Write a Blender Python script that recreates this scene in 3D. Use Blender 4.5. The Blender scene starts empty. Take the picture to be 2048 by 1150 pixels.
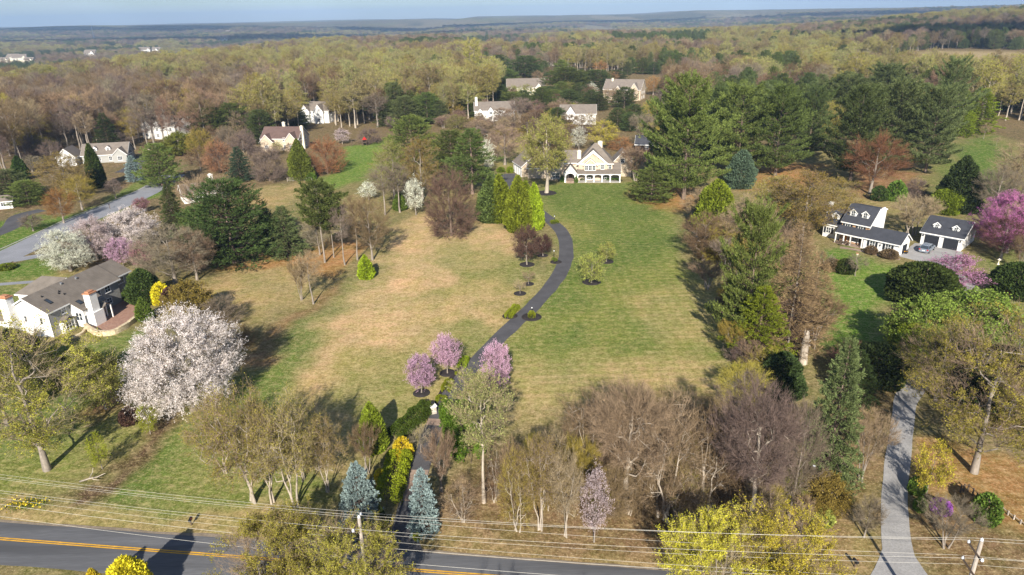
import bpy, math, random
import numpy as np
from mathutils import Vector, Matrix
SC=bpy.context.scene
COL=SC.collection
# ------------------------------------------------------------------ camera model (real metres, camera 46 m above the lawn)
F=1365.;CX=1024.;CY=575.;PITCH=math.radians(21.6);ROLL=math.radians(1.2);CAMZ=46.
_cp,_sp=math.cos(PITCH),math.sin(PITCH)
FWD=np.array([0,_cp,-_sp]);_r0=np.array([1,0,0.]);_u0=np.array([0,_sp,_cp])
_c,_s=math.cos(ROLL),math.sin(ROLL)
RT=_c*_r0-_s*_u0; UP=_s*_r0+_c*_u0
def ray(x,y): return FWD+RT*(x-CX)/F-UP*(y-CY)/F
def proj(p):
    q=np.array(p,float)-np.array([0,0,CAMZ]); k=q@FWD
    return CX+F*(q@RT)/k, CY-F*(q@UP)/k, k
def sst(a,b,x):
    t=np.clip((x-a)/(b-a),0,1); return t*t*(3-2*t)
def hash2(ix,iy,seed=0):
    h=(ix*374761393+iy*668265263+seed*974711)&0xffffffff
    h=((h^(h>>13))*1274126177)&0xffffffff
    return ((h^(h>>16))&0xffff)/65535.
def vnoise(x,y,seed=0):
    x=np.asarray(x,float);y=np.asarray(y,float)
    ix=np.floor(x).astype(np.int64);iy=np.floor(y).astype(np.int64)
    fx=x-ix;fy=y-iy;fx=fx*fx*(3-2*fx);fy=fy*fy*(3-2*fy)
    a=hash2(ix,iy,seed);b=hash2(ix+1,iy,seed);c=hash2(ix,iy+1,seed);d=hash2(ix+1,iy+1,seed)
    return (a*(1-fx)+b*fx)*(1-fy)+(c*(1-fx)+d*fx)*fy
def fbm(x,y,seed=0,o=3):
    s=0.;a=.5;k=1.
    for i in range(o):
        s=s+a*vnoise(np.asarray(x)*k,np.asarray(y)*k,seed+i); a*=.5;k*=2.03
    return s/(1-.5**o)
def terr(x,y):
    x=np.asarray(x,float);y=np.asarray(y,float)
    z=-26*sst(0,320,(-320-x)+np.minimum(0,(y-330))*1.5)
    z=z-22*sst(1350,2300,y)*(1-sst(-330,-250,-x)*0)*(1-sst(500,1100,x-.12*y))*sst(-500,300,x+700)
    z=z+34*np.exp(-(((x-1250)/520)**2+((y-1500)/520)**2))
    z=z+7*np.exp(-(((x-470)/150)**2+((y-700)/160)**2))
    r=np.hypot(x,y)
    z=z+sst(700,2500,r)*30*(fbm(x/900,y/900,5)-.5)
    z=z+sst(4200,7500,r)*(62+70*(fbm(x/2600,y/2600,9)-.5))
    return z
def gp(x,y):
    d=ray(x,y); t=(0-CAMZ)/d[2] if d[2]<-1e-3 else 4000.
    # march
    o=np.array([0,0,CAMZ]); t=10.; 
    for i in range(4000):
        p=o+d*t; g=p[2]-float(terr(p[0],p[1]))
        if g<.005 or t>9000: break
        t+=max(.02,g*.7)
    return o+d*t
def hgt(b,ty):
    lo,hi=.05,80.
    for i in range(40):
        m=(lo+hi)/2
        if proj([b[0],b[1],b[2]+m])[1]<ty: hi=m
        else: lo=m
    return lo
# ------------------------------------------------------------------ mesh helpers
def mesh_np(name,V,faces,mats,smooth=False):
    """faces: list of (array Nxk, material index)"""
    me=bpy.data.meshes.new(name)
    V=np.ascontiguousarray(V,dtype=np.float32); me.vertices.add(len(V)); me.vertices.foreach_set('co',V.ravel())
    loops=[];tot=[];mi=[]
    for f,m in faces:
        f=np.asarray(f,dtype=np.int32)
        if len(f)==0: continue
        loops.append(f.ravel()); tot.append(np.full(len(f),f.shape[1],np.int32)); mi.append(np.full(len(f),m,np.int32))
    L=np.concatenate(loops);T=np.concatenate(tot);M=np.concatenate(mi)
    me.loops.add(len(L)); me.loops.foreach_set('vertex_index',L)
    me.polygons.add(len(T)); st=np.zeros(len(T),np.int32); st[1:]=np.cumsum(T)[:-1]
    me.polygons.foreach_set('loop_start',st); me.polygons.foreach_set('material_index',M)
    if smooth: me.polygons.foreach_set('use_smooth',np.ones(len(T),bool))
    for m in mats: me.materials.append(m)
    me.update(calc_edges=True); return me
def link(name,me,parent=None,loc=None,rz=0.):
    o=bpy.data.objects.new(name,me); COL.objects.link(o)
    if parent is not None: o.parent=parent
    if loc is not None: o.location=[float(v) for v in loc]
    if rz: o.rotation_euler=(0,0,rz)
    return o
def tag(o,label=None,cat=None,group=None,kind=None):
    if label: o['label']=label
    if cat: o['category']=cat
    if group: o['group']=group
    if kind: o['kind']=kind
    return o
class MB:
    """collects polygons, becomes one mesh object"""
    def __init__(s): s.v=[];s.f=[];s.m=[]
    def poly(s,pts,m=0):
        i=len(s.v); s.v+= [tuple(map(float,p)) for p in pts]; s.f.append(tuple(range(i,i+len(pts)))); s.m.append(m)
    def prism(s,bot,top,m=0,caps=True):
        n=len(bot); i=len(s.v); s.v+=[tuple(map(float,p)) for p in list(bot)+list(top)]
        for k in range(n):
            s.f.append((i+k,i+(k+1)%n,i+n+(k+1)%n,i+n+k)); s.m.append(m)
        if caps:
            s.f.append(tuple(i+n-1-k for k in range(n))); s.m.append(m)
            s.f.append(tuple(i+n+k for k in range(n))); s.m.append(m)
    def box(s,x0,x1,y0,y1,z0,z1,m=0):
        s.prism([(x0,y0,z0),(x1,y0,z0),(x1,y1,z0),(x0,y1,z0)],[(x0,y0,z1),(x1,y0,z1),(x1,y1,z1),(x0,y1,z1)],m)
    def slab(s,pts,d,m=0):
        """polygon pts thickened by vector d"""
        s.prism(pts,[(p[0]+d[0],p[1]+d[1],p[2]+d[2]) for p in pts],m)
    def tube(s,pts,rad,k=6,m=0,cap=True):
        pts=[np.array(p,float) for p in pts]; n=len(pts); base=len(s.v)
        for i,p in enumerate(pts):
            d=pts[min(i+1,n-1)]-pts[max(i-1,0)]; d/=np.linalg.norm(d)+1e-9
            a=np.cross(d,[0,0,1.]) if abs(d[2])<.95 else np.cross(d,[1.,0,0]); a/=np.linalg.norm(a); b=np.cross(d,a)
            r=rad[i] if hasattr(rad,'__len__') else rad
            for q in range(k):
                t=2*math.pi*q/k; s.v.append(tuple(p+r*(math.cos(t)*a+math.sin(t)*b)))
        for i in range(n-1):
            for q in range(k):
                A=base+i*k+q;B=base+i*k+(q+1)%k; s.f.append((A,B,B+k,A+k)); s.m.append(m)
        if cap:
            s.f.append(tuple(base+q for q in range(k))); s.m.append(m)
            s.f.append(tuple(base+(n-1)*k+q for q in reversed(range(k)))); s.m.append(m)
    def lathe(s,prof,k=12,c=(0,0,0),m=0):
        base=len(s.v)
        for r,z in prof:
            for q in range(k):
                t=2*math.pi*q/k; s.v.append((c[0]+r*math.cos(t),c[1]+r*math.sin(t),c[2]+z))
        for i in range(len(prof)-1):
            for q in range(k):
                A=base+i*k+q;B=base+i*k+(q+1)%k; s.f.append((A,B,B+k,A+k)); s.m.append(m)
        s.f.append(tuple(base+(len(prof)-1)*k+q for q in range(k))); s.m.append(m)
    def ell(s,c,r,m=0,nu=10,nv=6):
        base=len(s.v)
        for i in range(nv+1):
            a=math.pi*i/nv
            for q in range(nu):
                t=2*math.pi*q/nu; s.v.append((c[0]+r[0]*math.sin(a)*math.cos(t),c[1]+r[1]*math.sin(a)*math.sin(t),c[2]+r[2]*math.cos(a)))
        for i in range(nv):
            for q in range(nu):
                A=base+i*nu+q;B=base+i*nu+(q+1)%nu; s.f.append((A,A+nu,B+nu,B)); s.m.append(m)
    def mesh(s,name,mats,smooth=False):
        me=bpy.data.meshes.new(name); me.from_pydata(s.v,[],s.f)
        for m in (mats if isinstance(mats,(list,tuple)) else [mats]): me.materials.append(m)
        me.polygons.foreach_set('material_index',s.m)
        if smooth: me.polygons.foreach_set('use_smooth',[True]*len(s.f))
        me.update(); return me
    def build(s,name,mats,parent=None,loc=None,rz=0.,smooth=False):
        return link(name,s.mesh(name,mats,smooth),parent,loc,rz)
def empty(name,loc,rz=0.):
    o=bpy.data.objects.new(name,None); COL.objects.link(o); o.location=[float(v) for v in loc]; o.rotation_euler=(0,0,rz); o.empty_display_size=.5
    return o
def lin(r,g,b):
    f=lambda c:(c/255/12.92 if c/255<=.04045 else ((c/255+.055)/1.055)**2.4)
    return (f(r),f(g),f(b),1)
# ------------------------------------------------------------------ materials
def newmat(name):
    m=bpy.data.materials.new(name); m.use_nodes=True; nt=m.node_tree; nt.nodes.clear()
    return m,nt
def N(nt,t,**k):
    n=nt.nodes.new(t)
    for a,b in k.items():
        if a.startswith('i_'):
            key=a[2:].replace('_',' ')
            n.inputs[key].default_value=b
        else: setattr(n,a,b)
    return n
def mixc(nt,fac,a,b,mode='MIX'):
    n=nt.nodes.new('ShaderNodeMix'); n.data_type='RGBA'; n.blend_type=mode
    for sock,v in ((n.inputs[0],fac),(n.inputs[6],a),(n.inputs[7],b)):
        if hasattr(v,'is_output'): nt.links.new(v,sock)
        else: sock.default_value=v
    return n.outputs[2]
def ramp(nt,v,a,b,lo=0.,hi=1.):
    n=nt.nodes.new('ShaderNodeMapRange'); nt.links.new(v,n.inputs[0]); n.inputs[1].default_value=a;n.inputs[2].default_value=b;n.inputs[3].default_value=lo;n.inputs[4].default_value=hi
    return n.outputs[0]
def noise(nt,scale,detail=3,vec=None,rough=.55):
    n=N(nt,'ShaderNodeTexNoise'); n.inputs['Scale'].default_value=scale; n.inputs['Detail'].default_value=detail; n.inputs['Roughness'].default_value=rough
    if vec is not None: nt.links.new(vec,n.inputs['Vector'])
    return n.outputs['Fac']
def objco(nt): return N(nt,'ShaderNodeTexCoord').outputs['Object']
def scl(c,k): return (c[0]*k,c[1]*k,c[2]*k,1)
def surf(name,c,rough=.7,var=.25,scale=3.,c2=None,metal=0.,spec=.3,bump=0.,fine=None,coords='o',stretch=None):
    m,nt=newmat(name); out=N(nt,'ShaderNodeOutputMaterial'); b=N(nt,'ShaderNodeBsdfPrincipled')
    b.inputs['Roughness'].default_value=rough;b.inputs['Metallic'].default_value=metal;b.inputs['Specular IOR Level'].default_value=spec
    vec=objco(nt) if coords=='o' else N(nt,'ShaderNodeNewGeometry').outputs['Position']
    if stretch:
        mp=N(nt,'ShaderNodeMapping'); mp.inputs['Scale'].default_value=stretch; nt.links.new(vec,mp.inputs[0]); vec=mp.outputs[0]
    f=noise(nt,scale,4,vec)
    col=mixc(nt,ramp(nt,f,.3,.7),scl(c,1-var),scl(c2 or c,1+(var if not c2 else 0)))
    if fine:
        g=noise(nt,fine,2,vec); col=mixc(nt,ramp(nt,g,.35,.65,0,.45),col,scl(c,.55))
    nt.links.new(col,b.inputs['Base Color'])
    if bump:
        bp=N(nt,'ShaderNodeBump'); bp.inputs['Strength'].default_value=bump; bp.inputs['Distance'].default_value=.05
        nt.links.new(noise(nt,fine or scale*4,3,vec),bp.inputs['Height']); nt.links.new(bp.outputs[0],b.inputs['Normal'])
    nt.links.new(b.outputs[0],out.inputs[0]); return m
def rows(name,c,per=.25,dark=.55,var=.15,rough=.7,axis='Z',var2=None):
    """courses (shingles, siding) as a repeating band along one axis"""
    m,nt=newmat(name); out=N(nt,'ShaderNodeOutputMaterial'); b=N(nt,'ShaderNodeBsdfPrincipled'); b.inputs['Roughness'].default_value=rough;b.inputs['Specular IOR Level'].default_value=.25
    co=objco(nt); sep=N(nt,'ShaderNodeSeparateXYZ'); nt.links.new(co,sep.inputs[0])
    mo=N(nt,'ShaderNodeMath',operation='MODULO'); ad=N(nt,'ShaderNodeMath',operation='ADD'); ad.inputs[1].default_value=500*per; nt.links.new(sep.outputs[axis],ad.inputs[0]); nt.links.new(ad.outputs[0],mo.inputs[0]); mo.inputs[1].default_value=per
    edge=ramp(nt,mo.outputs[0],0,per*.18,dark,1)
    col=mixc(nt,ramp(nt,noise(nt,.8,4,co),.3,.7),scl(c,1-var),scl(c,1+var))
    col=mixc(nt,ramp(nt,noise(nt,9,2,co),.3,.7,0,.5),col,scl(c,.7))
    mul=N(nt,'ShaderNodeVectorMath',operation='SCALE'); nt.links.new(col,mul.inputs[0]); nt.links.new(edge,mul.inputs['Scale'])
    nt.links.new(mul.outputs[0],b.inputs['Base Color']); nt.links.new(b.outputs[0],out.inputs[0]); return m
def stonemat(name,c,c2,scale=2.5,mortar=(.35,.32,.27,1)):
    m,nt=newmat(name); out=N(nt,'ShaderNodeOutputMaterial'); b=N(nt,'ShaderNodeBsdfPrincipled'); b.inputs['Roughness'].default_value=.85
    co=objco(nt); v=N(nt,'ShaderNodeTexVoronoi'); v.inputs['Scale'].default_value=scale; nt.links.new(co,v.inputs['Vector'])
    e=N(nt,'ShaderNodeTexVoronoi',feature='DISTANCE_TO_EDGE'); e.inputs['Scale'].default_value=scale; nt.links.new(co,e.inputs['Vector'])
    sp=N(nt,'ShaderNodeSeparateColor'); nt.links.new(v.outputs['Color'],sp.inputs[0])
    col=mixc(nt,sp.outputs[0],c,c2); col=mixc(nt,ramp(nt,e.outputs['Distance'],0,.06,.7,0),col,mortar)
    nt.links.new(col,b.inputs['Base Color']); nt.links.new(b.outputs[0],out.inputs[0]); return m
def foliage(name,trans=.35,lo=.6,hi=1.4,fixed=None,spec=True):
    """leaf/twig material, tinted by the object's own colour"""
    m,nt=newmat(name); out=N(nt,'ShaderNodeOutputMaterial'); g=N(nt,'ShaderNodeNewGeometry'); oi=N(nt,'ShaderNodeObjectInfo')
    if fixed is None:
        at=N(nt,'ShaderNodeAttribute',attribute_type='INSTANCER',attribute_name='tint'); st=ramp(nt,at.outputs['Fac'],.0,.001); base=mixc(nt,st,oi.outputs['Color'],at.outputs['Color'])
    else:
        rg=N(nt,'ShaderNodeRGB'); rg.outputs[0].default_value=fixed; base=rg.outputs[0]
    hs=N(nt,'ShaderNodeHueSaturation'); nt.links.new(base,hs.inputs['Color'])
    nt.links.new(ramp(nt,oi.outputs['Random'],0,1,.485,.515),hs.inputs['Hue'])
    va=ramp(nt,g.outputs['Random Per Island'],0,1,lo,hi); vb=ramp(nt,noise(nt,.9,2,objco(nt)),.3,.7,.72,1.25); vc=ramp(nt,oi.outputs['Random'],0,1,.82,1.18)
    m1=N(nt,'ShaderNodeMath',operation='MULTIPLY'); nt.links.new(va,m1.inputs[0]);nt.links.new(vb,m1.inputs[1])
    m2=N(nt,'ShaderNodeMath',operation='MULTIPLY'); nt.links.new(m1.outputs[0],m2.inputs[0]);nt.links.new(vc,m2.inputs[1]); nt.links.new(m2.outputs[0],hs.inputs['Value'])
    d=N(nt,'ShaderNodeBsdfDiffuse'); nt.links.new(hs.outputs[0],d.inputs[0])
    if trans>0:
        t=N(nt,'ShaderNodeBsdfTranslucent'); nt.links.new(hs.outputs[0],t.inputs[0]); mx=N(nt,'ShaderNodeMixShader'); mx.inputs[0].default_value=trans
        nt.links.new(d.outputs[0],mx.inputs[1]);nt.links.new(t.outputs[0],mx.inputs[2]); nt.links.new(mx.outputs[0],out.inputs[0])
    else: nt.links.new(d.outputs[0],out.inputs[0])
    return m
M={}
M['leaf']=foliage('leaf_tinted',.35)
M['needle']=foliage('needle_tinted',.15,.55,1.45)
M['petal']=foliage('petal_tinted',.35,.8,1.2)
M['twig']=foliage('twig_tinted',0.,.7,1.3)
M['twig_brown']=foliage('twig_brown',0.,.7,1.3,(.16,.115,.08,1))
M['twig_dark']=foliage('twig_dark',0.,.7,1.3,(.085,.06,.05,1))
M['twig_tan']=foliage('twig_tan',0.,.7,1.3,(.30,.23,.15,1))
M['bark_grey']=surf('bark_grey',(.27,.23,.19,1),.9,.35,1.5,fine=9,stretch=(1,1,.25))
M['bark_brown']=surf('bark_brown',(.17,.125,.095,1),.9,.35,1.5,fine=9,stretch=(1,1,.25))
M['bark_pale']=surf('bark_pale',(.42,.36,.29,1),.9,.35,1.2,fine=8,stretch=(1,1,.3))
M['bark_pine']=surf('bark_pine',(.25,.18,.14,1),.9,.35,1.5,fine=9,stretch=(1,1,.3))
M['white']=rows('white_siding',(.78,.77,.74,1),.22,.82,.05,.6)
M['trim']=surf('white_trim',(.8,.79,.76,1),.5,.04,2)
M['cream']=rows('cream_siding',(.72,.66,.52,1),.22,.82,.06,.6)
M['greysid']=rows('grey_siding',(.36,.355,.33,1),.22,.8,.06,.6)
M['roof_brown']=rows('brown_shingles',(.175,.15,.125,1),.16,.72,.2,.85)
M['roof_slate']=rows('dark_slate_shingles',(.052,.055,.066,1),.16,.72,.2,.75)
M['roof_grey']=rows('grey_shingles',(.195,.165,.138,1),.16,.75,.18,.85)
M['roof_red']=rows('reddish_brown_shingles',(.13,.085,.072,1),.16,.75,.18,.85)
M['stone']=stonemat('tan_fieldstone',(.40,.31,.215,1),(.53,.45,.34,1),2.6,(.50,.44,.36,1))
M['wallstone']=stonemat('dry_stone',(.46,.36,.22,1),(.66,.56,.38,1),2.2,(.22,.17,.11,1))
M['pillarstone']=stonemat('pale_stone',(.38,.34,.28,1),(.62,.57,.49,1),3.2,(.3,.27,.22,1))
M['brick']=stonemat('tan_brick',(.36,.2,.10,1),(.50,.31,.17,1),5,(.42,.33,.24,1))
M['terracotta']=surf('terracotta_brick',(.46,.22,.12,1),.8,.25,4,fine=12)
M['black']=surf('black_metal',(.02,.02,.022,1),.45,.2,3)
M['shutter']=surf('black_shutter',(.02,.024,.03,1),.5,.2,3)
M['garden_door']=surf('dark_garage_door',(.022,.024,.03,1),.45,.15,2)
M['orange']=surf('orange_door_paint',(.75,.3,.03,1),.4,.08,2)
M['grey_metal']=surf('galvanised_metal',(.45,.46,.47,1),.35,.1,4,metal=.7)
M['wood_pole']=surf('weathered_pole_wood',(.40,.35,.30,1),.85,.25,2,fine=9,stretch=(1,1,.2))
M['wood_dark']=surf('dark_weathered_wood',(.12,.085,.06,1),.85,.3,2,fine=9)
M['porcelain']=surf('pale_porcelain',(.7,.72,.74,1),.25,.05,3,spec=.6)
M['cable']=surf('pale_aluminium_cable',(.45,.43,.38,1),.5,.05,3)
def glassmat():
    m,nt=newmat('dark_window_glass'); out=N(nt,'ShaderNodeOutputMaterial'); b=N(nt,'ShaderNodeBsdfPrincipled')
    col=mixc(nt,noise(nt,1.3,2,objco(nt)),(.015,.02,.028,1),(.06,.075,.09,1)); nt.links.new(col,b.inputs['Base Color'])
    b.inputs['Roughness'].default_value=.08;b.inputs['Specular IOR Level'].default_value=.7; nt.links.new(b.outputs[0],out.inputs[0]); return m
M['glass']=glassmat()
# ------------------------------------------------------------------ tree generators
class TM:
    """numpy triangle/quad soup"""
    def __init__(s): s.V=[];s.F3=[];s.F4=[];s.n=0
    def add(s,V,f,m):
        f=np.asarray(f)+s.n; (s.F3 if f.shape[1]==3 else s.F4).append((f,m)); s.V.append(np.asarray(V,np.float32)); s.n+=len(V)
    def tube(s,P,R,k,m):
        P=np.asarray(P,float);R=np.asarray(R,float);n=len(P)
        D=np.gradient(P,axis=0); D/=np.linalg.norm(D,axis=1)[:,None]+1e-9
        ref=np.array([.3,.2,.93]) if abs(D[0,2])<.8 else np.array([1.,.1,0])
        A=np.cross(D,ref);A/=np.linalg.norm(A,axis=1)[:,None]+1e-9;B=np.cross(D,A)
        t=np.arange(k)*2*math.pi/k
        V=P[:,None]+R[:,None,None]*(np.cos(t)[None,:,None]*A[:,None]+np.sin(t)[None,:,None]*B[:,None])
        i=np.arange(n-1)[:,None]*k;q=np.arange(k)[None];q2=(q+1)%k
        f=np.stack([i+q,i+q2,i+k+q2,i+k+q],-1).reshape(-1,4); s.add(V.reshape(-1,3),f,m)
    def spikes(s,P,Dv,L,W,m,rng):
        """thin triangles from P along Dv"""
        n=len(P); side=np.cross(Dv,rng.normal(size=(n,3))); side/=np.linalg.norm(side,axis=1)[:,None]+1e-9
        W=np.broadcast_to(W,(n,))[:,None];L=np.broadcast_to(L,(n,))[:,None]
        V=np.stack([P-side*W/2,P+side*W/2,P+Dv*L],1).reshape(-1,3); s.add(V,np.arange(3*n).reshape(-1,3),m)
    def leaves(s,P,U,size,asp,m,rng):
        n=len(P); side=np.cross(U,rng.normal(size=(n,3))); side/=np.linalg.norm(side,axis=1)[:,None]+1e-9
        S=np.broadcast_to(size,(n,))[:,None]
        V=np.stack([P,P+U*S*.5+side*S*asp*.5,P+U*S,P+U*S*.5-side*S*asp*.5],1).reshape(-1,3); s.add(V,np.arange(4*n).reshape(-1,4),m)
    def mesh(s,name,mats): return mesh_np(name,np.concatenate(s.V),s.F3+s.F4,mats)
def unit(v): return v/(np.linalg.norm(v,axis=-1,keepdims=True)+1e-9)
def prof_r(prof,t):
    return np.interp(t,[p[0] for p in prof],[p[1] for p in prof])
def kmeans(P,k,rng,it=4):
    C=P[rng.choice(len(P),k,replace=False)]
    for _ in range(it):
        a=((P[:,None]-C[None])**2).sum(-1).argmin(1)
        for j in range(k):
            if (a==j).any(): C[j]=P[a==j].mean(0)
    return a
def curve(a,b,up,wig,rng,n=4):
    t=np.linspace(0,1,n)[:,None]; d=b-a; L=np.linalg.norm(d)
    P=a+d*t; P+= 4*t*(1-t)*(np.array([0,0,-up])*L*.25+rng.normal(size=3)*wig*L*.12)
    P[1:-1]+=rng.normal(size=(n-2,3))*wig*L*.05
    return P
def deciduous(seed,H=14.,R=5.,cb=.28,prof=((0,.45),(.3,.9),(.55,1),(.8,.75),(1,.15)),ntip=240,n1=8,n2=5,twigs=22,tl=1.1,tw=.028,up=.35,wig=1.,
              leaves=0,ls=.28,lasp=.7,tr=.3,stems=1,bole=.22,shell=.45,bow=-.5,kid=2,kl=.5,leafm='leaf',twm='twig',bark='bark_grey',lean=.0,clump=0.):
    rng=np.random.default_rng(seed)
    z0=H*cb; T=np.zeros((0,3))
    t=rng.random(ntip*6); w=prof_r(prof,t)**1.6; t=t[rng.random(len(t))*w.max()<w][:ntip]; n=len(t)
    ph=rng.random(n)*2*math.pi; rho=rng.random(n)**shell
    lump=1+.16*np.sin(ph*2+rng.random()*6)+.12*np.sin(ph*3+t*5+rng.random()*6)
    r=R*prof_r(prof,t)*rho*lump
    T=np.stack([r*np.cos(ph),r*np.sin(ph),z0+t*(H-z0)*(1-.12*(1-rho)*0)],1)
    tm=TM();cm=TM()   # trunk, crown
    a1=kmeans(T,min(n1*stems,n//3),rng)
    sb=[np.array([rng.normal()*.25*(stems>1)*R*.25,rng.normal()*.25*(stems>1)*R*.25,0]) for _ in range(stems)]
    stc=[]
    groups=[np.where(a1==j)[0] for j in range(a1.max()+1) if (a1==j).any()]
    ang=[math.atan2(T[g].mean(0)[1],T[g].mean(0)[0]) for g in groups]
    order=np.argsort(ang); st_of={}
    for q,gi in enumerate(order): st_of[gi]=q*stems//len(groups)
    # stem curves
    for s_ in range(stems):
        gs=[groups[g] for g in range(len(groups)) if st_of[g]==s_]
        if not gs: stc.append(None); continue
        allp=np.concatenate([T[g] for g in gs]); c=allp.mean(0)
        topz=allp[:,2].max()
        top=np.array([c[0]*(.25 if stems==1 else .8),c[1]*(.25 if stems==1 else .8),z0+(topz-z0)*.72])
        k=7; tt=np.linspace(0,1,k)[:,None]
        P=sb[s_]+(top-sb[s_])*tt; 
        if stems>1: P[:,:2]=sb[s_][:2]+(top-sb[s_])[:2]*tt**1.0
        P[1:,:2]+=np.cumsum(rng.normal(size=(k-1,2)),0)*.012*H*wig*.5
        rr=tr/math.sqrt(stems)*np.interp(tt[:,0],[0,.05,.3,1],[1.35,1.,.72,.16])
        Pf=np.array([[np.interp(u,tt[:,0],P[:,i]) for i in range(3)] for u in np.linspace(0,1,13)]); Rf=np.interp(np.linspace(0,1,13),tt[:,0],rr)
        Pf[0,2]-=.25
        tm.tube(Pf,Rf,7,0); stc.append((Pf,Rf))
    tipb=[];tipd=[];tipo=[]
    for gi,g in enumerate(groups):
        st=stc[st_of[gi]]
        if st is None: continue
        Pf,Rf=st; c=T[g].mean(0); hd=np.linalg.norm(c[:2]-Pf[6,:2])
        za=np.clip(c[2]-hd*(.55+.5*up)-.08*H,H*bole,Pf[-1,2]*.98)
        A=np.array([np.interp(za,Pf[:,2],Pf[:,i]) for i in range(3)]); ra=np.interp(za,Pf[:,2],Rf)
        n1p=A+(c-A)*.5
        r1=min(ra*.75,tr*.62*math.sqrt(len(g)/n*2.2))
        C=curve(A,n1p,bow,wig,rng,5); tm.tube(C,np.linspace(r1,r1*.62,5),5,0)
        k2=max(1,min(n2,len(g)//3)); a2=kmeans(T[g],k2,rng,3)
        for j in range(k2):
            h=g[a2==j]
            if len(h)==0: continue
            c2=T[h].mean(0); q=C[-1] if j else C[3]
            n2p=q+(c2-q)*.6; r2=min(r1*.6,tr*.5*math.sqrt(len(h)/n*2))
            C2=curve(q,n2p,bow,wig,rng,4); tm.tube(C2,np.linspace(r2,r2*.6,4),4,0)
            for i in h:
                b=C2[rng.integers(1,4)]; C3=curve(b,T[i],bow*.7,wig,rng,3); r3=max(r2*.34,.014)
                cm.tube(C3,np.array([r3,r3*.7,r3*.3]),3,0)
                tipb.append(C3)
    B=np.array(tipb)                                   # n,3,3
    nt_=len(B); m=twigs
    u=rng.random((nt_,m))*.85+.15
    seg=np.minimum((u*2).astype(int),1); f=u*2-seg
    ii=np.arange(nt_)[:,None]
    P=B[ii,seg]*(1-f[...,None])+B[ii,seg+1]*f[...,None]; P=P.reshape(-1,3)
    d=unit(B[:,2]-B[:,0])[:,None].repeat(m,1).reshape(-1,3)
    cen=np.array([0,0,z0+(H-z0)*.35]); outw=unit(P-cen)
    D=unit(d*.55+outw*.35+np.array([0,0,up])+rng.normal(size=P.shape)*.42)
    L=tl*(.45+.75*rng.random(len(P)))
    cm.spikes(P,D,L,tw,0,rng)
    K=kid
    if K:
        uu=rng.random((len(P),K))*.7+.2; P2=(P[:,None]+D[:,None]*(L[:,None]*uu)[...,None]).reshape(-1,3)
        D2=unit(D.repeat(K,0)*.7+rng.normal(size=P2.shape)*.5+np.array([0,0,up*.5])); L2=L.repeat(K)*kl*(.6+.6*rng.random(len(P2)))
        cm.spikes(P2,D2,L2,tw*.75,0,rng)
    if leaves:
        nl=leaves; src=rng.integers(0,len(P),int(len(P)*nl)) 
        if clump>0:
            keep=np.array([vnoise(p[0]*.55+50,p[1]*.55+p[2]*.8+50,seed) for p in P[src]])>clump; src=src[keep]
        uu=.25+.8*rng.random(len(src)); PL=P[src]+D[src]*(L[src]*uu)[:,None]+rng.normal(size=(len(src),3))*ls*.5
        U=unit(D[src]*.4+rng.normal(size=PL.shape)*.7+np.array([0,0,.15])); cm.leaves(PL,U,ls*(.6+.8*rng.random(len(PL))),lasp,1,rng)
    return dict(trunk=tm.mesh('trunk',[M[bark]]),crown=cm.mesh('crown',[M[twm],M[leafm]]),H=H+.45*tl,R=R+.5*tl)
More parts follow.
